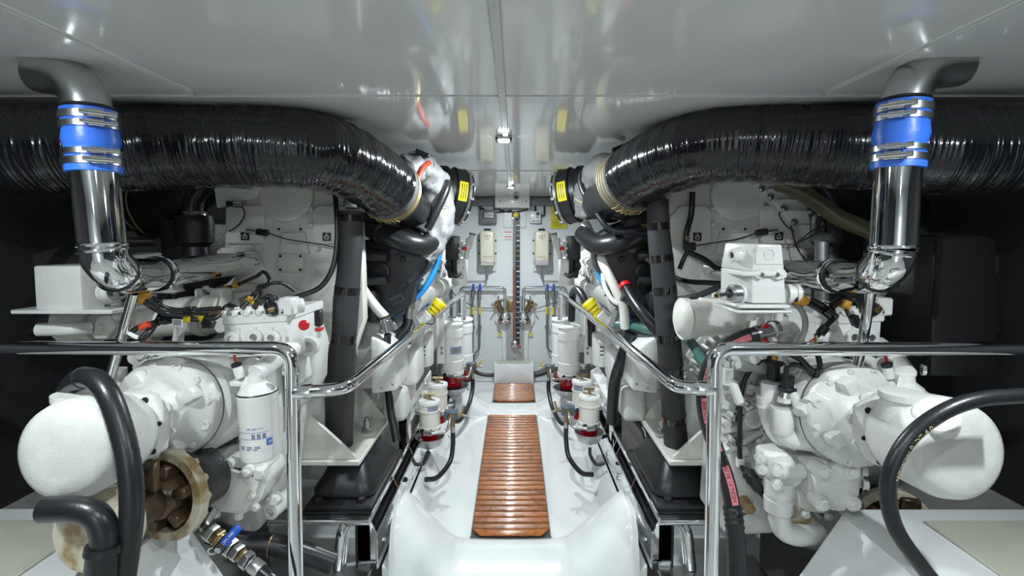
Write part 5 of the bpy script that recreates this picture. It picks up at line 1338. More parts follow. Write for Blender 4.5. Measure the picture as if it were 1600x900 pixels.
def fuel_filter(S, px, Y, ytop, ybot, rpx, tall, label, lab=True, pan=True):
    s = S.s; r = rpx * Y / FPX
    m = FBODY if tall else FCREAM
    T, B = at(px, ytop, Y), at(px, ybot, Y)
    c = V((T.x, Y, 0)); zt, zb = T.z, B.z; H = zt - zb
    P = lambda z: V((c.x, c.y, z))
    t = thing('fuel_filter', label, 'filter', P(zb), 'fuel filters along the walkway')
    zc = zb + H * (.22 if tall else .24)               # top of the bowl
    dn = V((0, 0, -1))
    MB().lathe(P(zt), dn, [(0, r * .55), (.004, r * .98), (.010, r * 1.02), (.022, r * 1.02), (.026, r * .95)], 32).build('lid', FBODY, t)
    bands = [(zt - .026, r * .95), (zt - H * .22, r * .96), (zt - H * .22 - .004, r * 1.02), (zt - H * .27, r * 1.02), (zt - H * .27 - .004, r * .95)] if not tall else [(zt - .026, r * .93), (zt - H * .10, r * .95), (zt - H * .105, r * 1.0), (zt - H * .22, r * 1.0), (zt - H * .225, r * .95), (zt - H * .56, r * .95), (zt - H * .565, r * 1.0), (zt - H * .70, r * 1.0), (zt - H * .705, r * .94)]
    bands += [(zc + .03, r * .95)]
    MB().lathe(P(bands[0][0]), dn, [(bands[0][0] - z, q) for z, q in bands], 36).build('canister', m, t)
    MB().lathe(P(zc + .034), dn, [(0, r * .9), (.004, r * 1.03), (.03, r * 1.03), (.034, r * .9)], 32).build('lower_head', FBODY if tall else m, t)
    for q in (-.5, .35):
        MB().lathe(P(zc + .016) + V((math.sin(q) * r, -math.cos(q) * r, 0)), V((math.sin(q), -math.cos(q), 0)), [(-.01, .017), (.012, .017)], 6).build('port_nut', STEEL if q > 0 else BLACKP, t)
    bw = MB().lathe(P(zc), dn, [(0, r * .82), (H * .17, r * .80), (H * .19, r * .74)], 32).build('sediment_bowl', REDFUEL, t)
    MB().lathe(P(zc - H * .17), dn, [(0, r * .82), (.022 if tall else .01, r * .80), (.03, r * .4)], 28).build('bowl_base', BLACKP if tall else REDFUEL, bw)
    # T handle
    th = MB().cyl(P(zt), P(zt + .035), .010, 10).build('t_handle', STEEL if tall else BRASS, t)
    MB().cyl(P(zt + .032) + V((-.032, -.01, .004)), P(zt + .032) + V((.032, .01, -.004)), .0075, 8).build('cross_bar', STEEL if tall else BRASS, th)
    MB().box(P(zt + .003) + V((0, 0, 0)), (.085, .012, .004), V((.1, 0, 1)), V((.5, 1, 0))).build('lid_slot', BRASS if not tall else STEEL, th)
    if lab: filter_label(c, r * .965 if tall else r * .955, .55 if px < 800 or tall else -.55, zt - H * (.40 if tall else .14), r * (1.1 if tall else 1.0), .055 if tall else .042, t)
    # bracket arm to the outboard side
    for z in ((zt - H * .16, zt - H * .64) if tall else (zt - H * .30,)):
        br = MB().box(P(z) + V((s * (r + .025), .01, 0)), (.07, .05, .035)).bevel(.006, 1).build('bracket_ear', FBODY, t)
        for q in (-.012, .014): bolt(P(z) + V((s * (r + .025 + q * 1.5), -.016, 0)), (0, -1, 0), .0085, STEEL, br)
    if pan:
        zp = zb + .005
        MB().lathe(P(zp - .045), (0, 0, 1), [(0, r * .75), (.012, r * 1.05), (.06, r * 1.36), (.066, r * 1.42), (.066, r * 1.34), (.015, r * 1.0), (.012, .01)], 36).build('drip_pan', ALU, t)
        MB().cyl(P(zp - .02) + V((s * r * 1.1, 0, 0)), P(zp + .0) + V((s * (r * 1.3 + .08), .02, 0)), .012, 10).build('pan_arm', BLACKP, t)
    return t, P, r, zc
FF = [
    (LEFT, 722, 4.22, 496, 596, 17, True, 'tall white fuel filter left of the walkway, rear one of the tall pair', False),
    (LEFT, 706, 3.95, 502, 607, 18, True, 'tall white fuel filter left of the walkway with blue-rimmed label, front of the pair', True),
    (LEFT, 684, 3.14, 598, 660, 15.5, False, 'short cream fuel filter left of the walkway, half hidden behind its front twin', False),
    (LEFT, 671, 2.90, 624, 687, 17, False, 'short cream fuel filter left of the walkway over a grey drip pan', True),
    (RIGHT, 878, 4.22, 496, 596, 16, True, 'tall white fuel filter right of the walkway, rear one of the tall pair', True),
    (RIGHT, 889, 3.95, 507, 610, 17.5, True, 'tall white fuel filter right of the walkway, front one of the tall pair', False),
    (RIGHT, 909, 3.14, 593, 655, 15.5, False, 'short cream fuel filter right of the walkway with silver label, behind its twin', True),
    (RIGHT, 921, 2.90, 616, 680, 17, False, 'short cream fuel filter right of the walkway over a grey drip pan', False),
]
for a in FF:
    S = a[0]
    t, P, r, zc = fuel_filter(*a[:8], lab=a[8], pan=(a[2] in (2.9, 3.95)))
    if a[2] in (2.9, 3.95):
        s = S.s; Y = a[2]; near = Y == 2.9
        # grey selector block with bent steel pipe and drain tap, on the walkway side
        q = P(zc + (.085 if near else .06)) + V((-s * (r + .062), .03, 0))
        v = thing('selector_block', 'blue grey fuel selector block beside the %s %s filters' % ('short' if near else 'tall', S.n), 'valve', q, 'fuel selector blocks')
        MB().box(q, (.085, .06, .052)).bevel(.004, 1).build('block', TEAL, v)
        MB().lathe(q + V((0, -.03, -.004)), (0, -1, 0), [(0, .022), (.008, .022), (.010, .014), (.02, .014)], 6).build('brass_nut', BRASS, v)
        MB().tube(fillet([q + V((0, -.045, -.004)), q + V((.0, -.075, -.03)), q + V((s * .02, -.085, -.075)), P(zc + .016) + V((-s * .02, -r - .03, 0)), P(zc + .016) + V((s * .012, -r - .02, 0))], .05), .0095, 12).build('bent_pipe', STEEL, v)
        MB().cyl(P(zc + .016) + V((-s * .03, -r - .03, 0)), P(zc + .016) + V((s * .02, -r - .02, 0)), .015, 6).build('pipe_nut', STEEL, v)
        MB().cyl(q + V((-s * .04, 0, .0)), q + V((-s * .07, 0, 0)), .014, 8).build('tap_body', BRASS, v)
        MB().cyl(q + V((-s * .065, 0, .0)), q + V((-s * .095, -.01, -.01)), .008, 8).build('tap_spout', STEEL, v)
        MB().box(q + V((-s * .075, 0, .03)), (.012, .008, .05), (-s * .3, 0, 1)).bevel(.002, 1).build('tap_lever', YELLOW if not near else BRASS, v)
        MB().cyl(q + V((-s * .01, .0, -.03)), q + V((-s * .01, .0, -.075)), .013, 6).build('hose_fitting', BRASS, v)
        MB().cyl(q + V((-s * .01, .0, -.075)), q + V((-s * .01, .0, -.115)), .0145, 12).build('hose_ferrule', STEEL, v)
        h0 = q + V((-s * .01, 0, -.11))
        pts = [h0, h0 + V((0, -.005, -.08)), h0 + V((s * .012, -.06, -.16)), h0 + V((s * .07, -.16, -.205)), h0 + V((s * .13, -.22, -.19))] if near else [h0, h0 + V((0, -.02, -.08)), h0 + V((s * .02, -.15, -.17)), h0 + V((s * .07, -.35, -.22)), h0 + V((s * .12, -.42, -.19))]
        hose('fuel_hose', pts, .0145 if near else .017, RUBBER, 'black fuel hose curling from the block by the %s %s filters' % ('short' if near else 'tall', S.n))
        if near:
            hose('drain_hose', [P(0) + V((-s * .0, -.04, zc - .12)), P(0) + V((-s * .0, -.06, .20)), P(0) + V((s * .03, -.09, .16)), P(0) + V((s * .08, -.10, .17))], .010, RUBBER, 'short black drain hose below the drip pan of the %s cream filters' % S.n)
    elif a[2] == 3.14:
        MB().tube(fillet([P(zc + .02) + V((-S.s * .02, r, 0)), P(zc + .03) + V((-S.s * .11, r + .02, 0)), P(zc + .03) + V((-S.s * .12, r - .1, 0)), P(zc + .03) + V((-S.s * .08, r - .12, 0))], .03), .008, 10).build('link_pipe', STEEL, None, label='small bent steel pipe beside the short %s filters' % S.n, cat='pipe')
for S, x0, x1 in ((LEFT, 628, 661), (RIGHT, 966, 930)):
    s = S.s
    t = thing('filter_rack', 'white painted angle iron rack carrying the short %s filters' % S.n, 'rack', (s * .62, 3.0, .5))
    X0 = at(x0, 640, 2.72).x
    MB().prism([(X0, 2.72, .60), (X0, 2.72, .585), (X0 - s * .045, 2.72, .555), (X0 - s * .045, 2.72, .46), (X0 - s * .055, 2.72, .46), (X0 - s * .055, 2.72, .565)], (0, .66, 0)).build('angle_beam', FBODY, t)
    MB().prism([(X0 - s * .045, 2.74, .52), (X0 - s * .045, 2.74, .36), (X0 - s * .035, 2.74, .33), (X0 - s * .02, 2.74, .52)], (0, .01, 0)).build('end_plate', FBODY, t)
    MB().box((X0 + s * .0, 2.735, .42), (.045, .012, .37)).build('post', CHROME, t)
    for y, z in ((2.78, .53), (2.80, .49), (2.95, .53), (3.2, .53)): bolt((X0 - s * .056, y, z), (-s, 0, 0), .011, STEEL, t)
    bolt((X0 - s * .02, 2.735, .575), (0, -1, 0), .008, STEEL, t)
    t = thing('filter_plate', 'white slotted mounting plate beside the tall %s filters' % S.n, 'bracket', (s * .62, 3.8, .8))
    X1 = s * .62
    MB().prism([(X1, 3.72, .98), (X1, 4.25, 1.0), (X1, 4.25, .52), (X1, 3.72, .46)], (s * .012, 0, 0)).build('side_plate', FBODY, t)
    MB().box((X1 - s * .03, 3.86, .74), (.06, .012, .50)).bevel(.003, 1).build('front_plate', FBODY, t)
    for z in (.92, .88, .62, .58): bolt((X1 - s * .035, 3.853, z), (0, -1, 0), .010, STEEL, t)
    MB().box((X1 + s * .004, 3.70, .70), (.05, .014, .62)).build('post', CHROME, t)

# ================================================================== connector box on the right gearbox cooler
t = thing('connector_box', 'white clamped connector box with cable glands above the right handrail', 'connector', at(1190, 470, 1.41))
YC = 1.40; BKv = V((0, 1, 0))
Q = lambda x, y, d=0.0: at(x, y, YC + d)
fo = Q(1203, 430)
MB().prism([Q(1178, 410), Q(1184, 382), Q(1222, 382), Q(1226, 424), Q(1176, 424)], (-.048, .105, .004)).bevel(.004, 2).build('hood', WHITE, t)
MB().prism([Q(1183, 386, -.003), Q(1221, 386, -.003), Q(1224, 413, -.003), Q(1180, 413, -.003)], (0, .004, 0)).bevel(.001, 1).build('hood_panel', WHITE, t)
MB().prism([Q(1176, 424), Q(1226, 424), Q(1228, 474), Q(1175, 474)], (-.048, .105, .004)).bevel(.004, 2).build('base', WHITE, t)
MB().box(Q(1200, 428) + V((-.02, .045, 0)), (.125, .12, .012)).bevel(.003, 1).build('joint_rim', WHITE, t)
MB().prism([Q(*p, -.012) for p in ((1170, 428), (1196, 420), (1206, 424), (1212, 420), (1226, 421), (1231, 428), (1229, 434), (1216, 438), (1208, 432), (1194, 431), (1190, 438), (1178, 432))], (0, .010, 0)).bevel(.002, 1).build('locking_lever', WHITE, t)
for x, y in ((1190, 429), (1214, 429)): bolt(Q(x, y, -.012), (0, -1, 0), .006, STEEL, t)
lg = MB().torus(Q(1201.5, 398, -.004), (0, -1, 0), .0148, .0008, 28, 6).build('logo_ring', CASTW, t)
lettering('HARTING', flat(Q(1201.5, 398, -.0045), (1, 0, 0), (0, 0, 1)), .0072, MATS['grey_beige_paint'], t)
MB().box(Q(1200, 478) + V((-.02, .05, 0)), (.15, .14, .010)).bevel(.003, 1).build('base_flange', WHITE, t)
MB().box(Q(1200, 486) + V((-.02, .06, 0)), (.16, .16, .008)).bevel(.003, 1).build('carrier_plate', WHITE, t)
def gland(p, ax, r, m, parent, hole=True):
    g = MB().lathe(p, ax, [(0, r * 1.25), (.012, r * 1.25), (.013, r * 1.05), (.024, r * 1.0), (.025, r * 1.22), (.036, r * 1.22)], 20).build('cable_gland', WHITE, parent)
    MB().lathe(p + V(ax).normalized() * .036, ax, [(0, r * 1.1), (.022, r * 1.05), (.028, r * .8), (.028, r * .55), (.016, r * .5)], 24).build('gland_nut', m, g)
    MB().lathe(p + V(ax).normalized() * .050, ax, [(0, r * .56), (.008, r * .52)], 16).build('gland_seal', BLACKP, g)
gland(Q(1172, 396, .06), V((-1, -.22, -.08)), .019, WHITE, t)
gland(Q(1170, 458, .05), V((-1, -.18, 0)), .026, STEEL, t)
gland(Q(1228, 459, .05), V((1, -.1, 0)), .024, STEEL, t)
MB().tube([Q(1140, 459, .03), Q(1118, 462, .01)], .006, 8).build('cable_stub', BLACKP, t)
MB().cyl(Q(1126, 461, .02), Q(1120, 462, .012), .0068, 8).build('orange_tape', ORANGE, t)
for x in (1180, 1222): MB().cyl(Q(x - 6, 500, .06), Q(x - 6, 486, .06), .014, 10).build('stand_off', CASTW, t)
# the matching box at the left edge, its gland peeping out under the elbow
t = thing('connector_box', 'grey white connector box behind the polished elbow at the left edge', 'connector', at(140, 450, 1.55))
MB().box(at(125, 448, 1.62), (.15, .16, .15)).bevel(.008, 2).build('case', WHITE, t)
MB().box(at(130, 482, 1.6), (.32, .16, .014)).bevel(.003, 1).build('carrier_plate', WHITE, t)
gland(at(162, 456, 1.55), V((1, -.1, 0)), .024, STEEL, t)
bolt(at(168, 479, 1.54), (0, 0, 1), .008, STEEL, t)

# ================================================================== hoses and wiring
def H(name, pts, r, m, label, cat='hose', **kw): return hose(name, pipe(pts), r, m, label, cat, **kw)
# hose with pink printed bands on the right
t = thing('printed_hose', 'black hose with pink printed bands looping behind the right handrail post', 'hose', at(1110, 600, 1.62))
HPT = spline(pipe([(1186, 521, 1.60), (1160, 528, 1.60), (1130, 545, 1.60), (1108, 575, 1.60), (1100, 615, 1.60), (1104, 655, 1.60), (1118, 700, 1.58), (1134, 745, 1.56), (1144, 790, 1.54), (1150, 850, 1.52), (1152, 930, 1.5)]), 12)
MB().tube(HPT, .0255, 20).build('hose_body', RUBBER, t)
SL = [0.0]
for i in range(1, len(HPT)): SL.append(SL[-1] + (HPT[i] - HPT[i - 1]).length)
def s_at(py): return SL[min(range(len(HPT)), key=lambda i: abs(proj_y(HPT[i]) - py) + (0 if i > 0 else 0))]
for (ya, yb, txt) in ((566, 604, 'MARIN'), (618, 660, 'ISO-900'), (664, 676, ''), (690, 704, ''), (726, 744, 'RUB'), (744, 786, 'HSIN-YI')):
    a, b = s_at(ya), s_at(yb)
    pm = pathmap(HPT, .0259, V((-.25 if yb < 700 else .1, -1, .1)), s0=(a + b) / 2, flip=-1)
    o = strip_on_path(pm, -(b - a) / 2, (b - a) / 2, -.011, .011, PINK, t, 'print_band')
    if txt:
        pm2 = pathmap(HPT, .0266, V((-.25 if yb < 700 else .1, -1, .1)), s0=(a + b) / 2, flip=-1)
        lettering(txt, pm2, min(.024, (b - a) / (len(txt) * .62)), INKB, o)
a, b = s_at(529), s_at(540)
strip_on_path(pathmap(HPT, .0259, V((0, -1, .1)), s0=(SL[14]), flip=-1), -.03, .03, -.011, .011, PINK, t, 'print_band')
rb = MB().tube(HPT[96:], .0275, 18, ripple=lambda i, j: .0035 * (i % 2)).build('ribbed_sleeve', BLACKP, t)
d = (HPT[0] - HPT[2]).normalized()
fit = MB().lathe(HPT[0] - d * .01, d, [(0, .028), (.035, .028), (.037, .022), (.06, .022), (.062, .030), (.075, .030)], 20).build('clamped_end', STEEL, t)
MB().lathe(HPT[0] + d * .045, d, [(0, .026), (.03, .030), (.05, .034)], 20).build('white_spigot', CASTW, fit)
for q in (1, -1): MB().box(HPT[0] + d * .012 + V((0, -.02, q * .026)), (.022, .012, .012)).bevel(.003, 1).build('red_clamp_tab', RED, fit)
hose('zip_tie', [at(1140, 800, 1.5), at(1152, 802, 1.47), at(1164, 803, 1.5)], .004, BLACKP, parent=t, seg=6)
# other right side lines
H('green_hose', [(965, 508, 2.5), (1000, 512, 2.3), (1040, 522, 2.2), (1070, 528, 2.15), (1088, 545, 2.0), (1094, 560, 1.9), (1112, 570, 1.8), (1145, 562, 1.72), (1190, 548, 1.7)], .021, GREENH, 'dull green hose looping past the right foam riser')
H('black_hose', [(976, 446, 2.3), (990, 470, 2.22), (1008, 495, 2.15), (1030, 522, 2.12), (1040, 545, 2.2)], .026, RUBBER, 'thick black hose with red clamp slanting behind the right foam riser')
MB().lathe(at(975, 444, 2.3), at(985, 462, 2.25) - at(975, 444, 2.3), [(0, .028), (.02, .030), (.022, .028)], 18).build('clamp_ring', RED, None, label='red clamp ring on the black hose beside the right foam riser', cat='clamp')
H('blue_hose', [(921, 362, 2.62), (927, 392, 2.55), (938, 432, 2.5), (955, 462, 2.45), (972, 482, 2.45), (985, 500, 2.5)], .0165, BLUEHOSE, 'bright blue hose hanging from the right turbo behind the white hose')
H('white_hose', [(915, 350, 2.5), (928, 378, 2.42), (944, 415, 2.36), (962, 452, 2.34), (974, 480, 2.34), (977, 512, 2.36)], .024, WHITEH, 'long white hose running down in front of the right engine heads')
H('white_hose', [(938, 400, 2.40), (942, 425, 2.38), (945, 448, 2.36), (958, 470, 2.34), (974, 477, 2.33)], .0115, WHITEH, 'thin white hose beside the long white hose on the right engine')
H('olive_hose', [(1215, 286, 1.98), (1240, 294, 1.96), (1275, 315, 1.94), (1310, 340, 1.92), (1345, 355, 1.9), (1385, 372, 1.9)], .033, OLIVE, 'olive rubber hose sloping under the right exhaust pipe')
H('black_hose', [(925, 540, 3.0), (922, 490, 3.0), (905, 455, 3.2), (895, 460, 3.4), (893, 500, 3.5)], .026, RUBBER, 'black hose arching behind the yellow capped filler on the right engine')
H('black_hose', [(985, 520, 2.35), (972, 560, 2.38), (960, 600, 2.45), (956, 660, 2.5)], .030, RUBBER, 'black hose dropping beside the white cover box right of the walkway')
H('black_hose', [(1010, 405, 2.2), (1060, 436, 2.1), (1110, 442, 2.0), (1165, 445, 1.9), (1200, 447, 1.9)], .011, RUBBER, 'slim black hose under the polished cross pipe of the right engine')
H('black_hose', [(1240, 440, 1.76), (1280, 449, 1.72), (1330, 450, 1.68), (1370, 444, 1.62)], .014, RUBBER, 'black hose hugging the underside of the right polished pipe')
t = thing('hose_tie', 'black strap around the polished cross pipe of the right engine', 'strap', at(1090, 418, 2.2))
c = at(1086, 419.6, 2.235); MB().torus(c, at(1060, 419, 2.32) - at(1225, 426, 1.82), .0505, .004, 30, 6).build('strap', BLACKP, t)
H('cable', [(1082, 300, 2.06), (1080, 335, 2.06), (1072, 368, 2.05), (1076, 392, 2.05), (1100, 405, 2.05), (1120, 420, 2.06)], .012, RUBBER, 'black cable on the beige housing beside the right foam riser', 'cable')
H('cable', [(1076, 390, 2.04), (1068, 405, 2.04), (1062, 420, 2.05)], .010, RUBBER, 'short black cable branching off beside the right foam riser', 'cable')
t = thing('cable_clip', 'black cable clip on the beige housing of the right engine', 'clip', at(1077, 387, 2.03)); MB().box(at(1077, 385, 2.03), (.05, .03, .035)).bevel(.005, 1).build('clip_body', BLACKP, t)
bolt(at(1074, 373, 2.03), (0, -1, 0), .009, BRASS, t)
H('cable', [(1060, 468, 1.9), (1090, 462, 1.86), (1120, 450, 1.84), (1150, 440, 1.86)], .012, RUBBER, 'black loom rising behind the connector box on the right gearbox', 'cable')
# loom at the connector box
def bundle(name, paths, r, label, tapes=(), m=RUBBER):
    t = thing(name, label, 'cable loom', at(*paths[0][0]))
    for p in paths:
        P = spline(pipe(p), 8); MB().tube(P, r, 10).build('strand', m, t)
    for (x, y, Y, rr, mm, ax) in tapes:
        MB().lathe(at(x, y, Y), ax, [(-.014, rr), (.014, rr)], 12).build('tape', mm, t)
    return t
bundle('cable_loom', [[(1240, 462, 1.44), (1265, 470, 1.46), (1290, 484, 1.50), (1304, 497, 1.54)], [(1240, 458, 1.44), (1265, 466, 1.45), (1292, 482, 1.49), (1306, 494, 1.53)], [(1242, 466, 1.43), (1264, 475, 1.45), (1286, 488, 1.49), (1300, 500, 1.53)], [(1302, 498, 1.52), (1288, 512, 1.50), (1276, 525, 1.48)], [(1292, 480, 1.52), (1316, 464, 1.56), (1334, 452, 1.60)], [(1296, 483, 1.53), (1320, 466, 1.57), (1336, 456, 1.60)]], .0085,
       'black cable loom with orange tape leaving the connector box by the right handrail', [(1251, 466, 1.44, .022, ORANGE, V((1, .3, -.35))), (1290, 484, 1.49, .021, TAPE, V((1, .3, -.6))), (1286, 516, 1.49, .014, TAPE, V((-.8, 0, -1)))])
t = thing('cut_wires', 'fan of red, orange, green and white bare wire ends above the right handrail', 'wires', at(1275, 530, 1.47))
for i, mm in enumerate((RED, ORANGE, GREENH, YELLOW, WHITE, LABEL)):
    MB().tube(spline(pipe([(1275, 524, 1.47), (1271 + i * 1.6, 530, 1.46), (1264 + i * 4.5, 537 - abs(i - 2) * 1.6, 1.455)]), 5), .0022, 6).build('wire_end', mm, t)
H('cable', [(1236, 470, 1.46), (1250, 482, 1.44), (1258, 500, 1.43), (1256, 520, 1.44), (1246, 540, 1.46)], .0085, GREYH, 'grey cable curving down from the connector box', 'cable')
H('cable', [(1245, 452, 1.46), (1258, 449, 1.46), (1267, 454, 1.47), (1266, 466, 1.47)], .006, RUBBER, 'thin black cable looping over the gland of the connector box', 'cable')
bundle('cable_loom', [[(1322, 478, 1.56), (1332, 468, 1.54), (1342, 474, 1.54), (1346, 488, 1.56)], [(1320, 478, 1.55), (1326, 492, 1.54), (1333, 500, 1.53)]], .006, 'small black loom with orange tape and plug left of the slim right stay tube', [(1321, 476, 1.55, .016, ORANGE, V((.3, 0, 1)))])
t = thing('loom_plug', 'black plug hanging over the right valve block', 'plug', at(1336, 502, 1.52)); MB().box(at(1336, 501, 1.52), (.026, .022, .036), (.5, 0, -1)).bevel(.003, 1).build('plug_body', BLACKP, t)
MB().box(at(1341, 508, 1.52), (.016, .016, .014), (.5, 0, -1)).build('plug_tip', BLACKP, t)
bundle('cable_loom', [[(1205, 552, 1.58), (1225, 548, 1.52), (1245, 556, 1.50), (1262, 572, 1.49), (1276, 584, 1.5), (1281, 570, 1.5), (1277, 552, 1.5), (1274, 540, 1.5)], [(1228, 588, 1.53), (1230, 574, 1.52), (1240, 570, 1.51), (1256, 574, 1.50), (1272, 586, 1.5)], [(1208, 553, 1.58), (1228, 552, 1.53), (1250, 562, 1.51), (1270, 582, 1.5)]], .0085, 'black taped loom joining the two plugs on the right gearbox', [(1275, 582, 1.5, .017, TAPE, V((.2, 0, 1)))])
hose('cable', pipe([(1214, 556, 1.62), (1190, 562, 1.66), (1168, 585, 1.68), (1158, 615, 1.68), (1156, 660, 1.68), (1156, 715, 1.68), (1162, 735, 1.66), (1176, 745, 1.64), (1190, 752, 1.62)]), .0085, RUBBER, 'black cable clipped upright on the flank of the right gearbox', 'cable')
for y, l in ((626, 'upper'), (722, 'lower')):
    t = thing('cable_clamp', 'white %s p-clamp on the upright black cable of the right gearbox' % l, 'clamp', at(1157, y, 1.68))
    MB().cyl(at(1157, y - 6, 1.68), at(1157, y + 6, 1.68), .0155, 14).build('clamp_sleeve', WHITEH, t)
    MB().box(at(1166, y + 6, 1.69), (.04, .03, .03), (-.5, 0, 1)).bevel(.004, 1).build('clamp_tab', WHITEH, t)
    bolt(at(1168, y + 5, 1.67), (0, -1, 0), .010, STEEL, t)
t = thing('sensor', 'black finned sensor pointing down on the flank of the right gearbox', 'sensor', at(1180, 750, 1.62))
MB().lathe(at(1167, 736, 1.62), at(1190, 770, 1.60) - at(1167, 736, 1.62), [(0, .018), (.01, .024), (.02, .021), (.03, .024), (.04, .021), (.07, .018), (.075, .012), (.10, .010)], 16).build('sensor_body', BLACKP, t)
MB().cyl(at(1190, 770, 1.60), at(1195, 776, 1.60), .010, 6).build('sensor_tip', BRASS, t)
# right outboard: corrugated tubes and a dark box
for i, (x, y) in enumerate(((1390, 395), (1396, 410), (1404, 427), (1396, 445), (1412, 462), (1424, 480))):
    hose('bundled_tube', pipe([(x - 40, y + 26, 2.0), (x - 12, y + 8, 1.98), (x + 20, y, 1.96), (x + 60, y + 4, 1.96)]), .020, WHITEH if i % 3 else GREYH, ['topmost', 'second', 'third', 'fourth', 'fifth', 'lowest'][i] + ' pale tube of the stack behind the right polished elbow', group='pale tubes behind the right elbow')
t = thing('dark_cabinet', 'dark panel box at the right edge behind the handrail', 'cabinet', at(1470, 470, 1.7)); MB().prism([at(*p, 1.75) for p in ((1458, 400), (1474, 372), (1520, 366), (1560, 370), (1560, 590), (1454, 590))], (0, .3, 0)).bevel(.02, 2).build('cabinet_body', BLACKP, t)
MB().box(at(1466, 430, 1.735), (.006, .02, .3)).build('cabinet_rib', RUBBER, t)
# alternator bracket and fittings under the right exhaust pipe
t = thing('lifting_bracket', 'white cast bracket under the right exhaust pipe beside the beige housing', 'bracket', at(1230, 320, 2.05))
MB().prism([at(*p, 2.06) for p in ((1180, 286), (1200, 278), (1225, 288), (1262, 322), (1268, 350), (1238, 352), (1222, 330))], (0, .12, 0)).bevel(.006, 1).build('bracket_plate', WHITE, t)
for q in ((1198, 300, 1240, 296), (1214, 316, 1252, 312), (1228, 336, 1262, 328)): MB().box((at(q[0], q[1], 2.05) + at(q[2], q[3], 2.05)) / 2, (.11, .02, .012)).build('bracket_rib', WHITE, t)
for x, y in ((1204, 308), (1190, 295), (1225, 326), (1241, 347)): bolt(at(x, y, 2.055), (0, -1, 0), .012, STEEL, t)
t = thing('steel_standpipe', 'grey standpipe with hex union between the right beige housing and elbow', 'pipe', at(1284, 400, 1.98))
MB().cyl(at(1284, 372, 1.98), at(1284, 500, 1.98), .026, 16).build('pipe_body', ALU, t); MB().lathe(at(1284, 362, 1.98), (0, 0, -1), [(0, .030), (.012, .036), (.035, .036), (.04, .03)], 6).build('union_nut', STEEL, t)
H('cable', [(1284, 362, 1.98), (1286, 345, 1.98), (1292, 330, 2.0)], .018, RUBBER, 'short black boot above the grey standpipe', 'boot')
for i, p in enumerate(([(1242, 382, 2.02), (1262, 372, 2.0), (1280, 360, 1.96), (1300, 340, 1.95)], [(1240, 384, 2.02), (1270, 360, 1.99), (1290, 352, 1.97)], [(1236, 352, 2.05), (1242, 378, 2.03), (1250, 395, 2.0), (1262, 410, 2.0)])):
    H('wire', p, .0035, RUBBER, ['thin black wire crossing from the right housing towards the olive hose', 'second thin black wire slanting to the grey standpipe', 'thin black wire hanging from the white cast bracket'][i], 'cable')

# left side lines
H('blue_hose', [(690, 362, 2.62), (687, 395, 2.58), (678, 425, 2.55), (662, 452, 2.52), (640, 474, 2.5), (614, 494, 2.5)], .0165, BLUEHOSE, 'bright blue hose curving down from the left turbo')
H('white_hose', [(552, 415, 2.3), (566, 450, 2.26), (586, 478, 2.24), (602, 496, 2.24)], .023, WHITEH, 'white hose slanting behind the left foam riser')
t = thing('pipe_fitting', 'steel clamp and union at the lower end of the left white hose', 'fitting', at(608, 505, 2.24))
MB().lathe(at(600, 494, 2.24), at(606, 520, 2.24) - at(600, 494, 2.24), [(0, .026), (.02, .026), (.022, .03), (.03, .03), (.032, .022), (.075, .020)], 18).build('union', STEEL, t)
MB().torus(at(600, 496, 2.24), V((.4, 0, -1)), .026, .005, 20, 6).build('clamp', RUBBER, t)
H('black_hose', [(606, 522, 2.24), (604, 545, 2.26), (598, 570, 2.3), (590, 600, 2.36)], .017, RUBBER, 'black hose below the steel union left of the walkway')
t = thing('steel_union', 'upright steel pipe with banded silencer beside the left blue hose', 'pipe', at(641, 440, 2.45))
MB().cyl(at(641, 400, 2.45), at(640, 425, 2.45), .018, 14).build('pipe_upper', STEEL, t); MB().cyl(at(641, 422, 2.45), at(641, 444, 2.45), .029, 18).build('silencer', MATS['polished_stainless'], t)
for y in (422, 444): MB().torus(at(641, y, 2.45), (0, 0, 1), .029, .003, 22, 6).build('silencer_rim', BLACKP, t)
MB().cyl(at(641, 444, 2.45), at(640, 485, 2.44), .017, 14).build('pipe_lower', STEEL, t); MB().cyl(at(640, 484, 2.44), at(639, 500, 2.44), .021, 14).build('ferrule', STEEL, t)
H('black_hose', [(639, 498, 2.44), (636, 512, 2.42), (624, 526, 2.4), (612, 542, 2.38), (600, 575, 2.4), (596, 600, 2.44)], .021, RUBBER, 'black hose bending from the upright steel pipe left of the walkway')
H('black_hose', [(634, 492, 2.5), (632, 508, 2.46), (622, 518, 2.44), (606, 530, 2.42)], .013, RUBBER, 'thin black hose beside the bending hose left of the walkway')
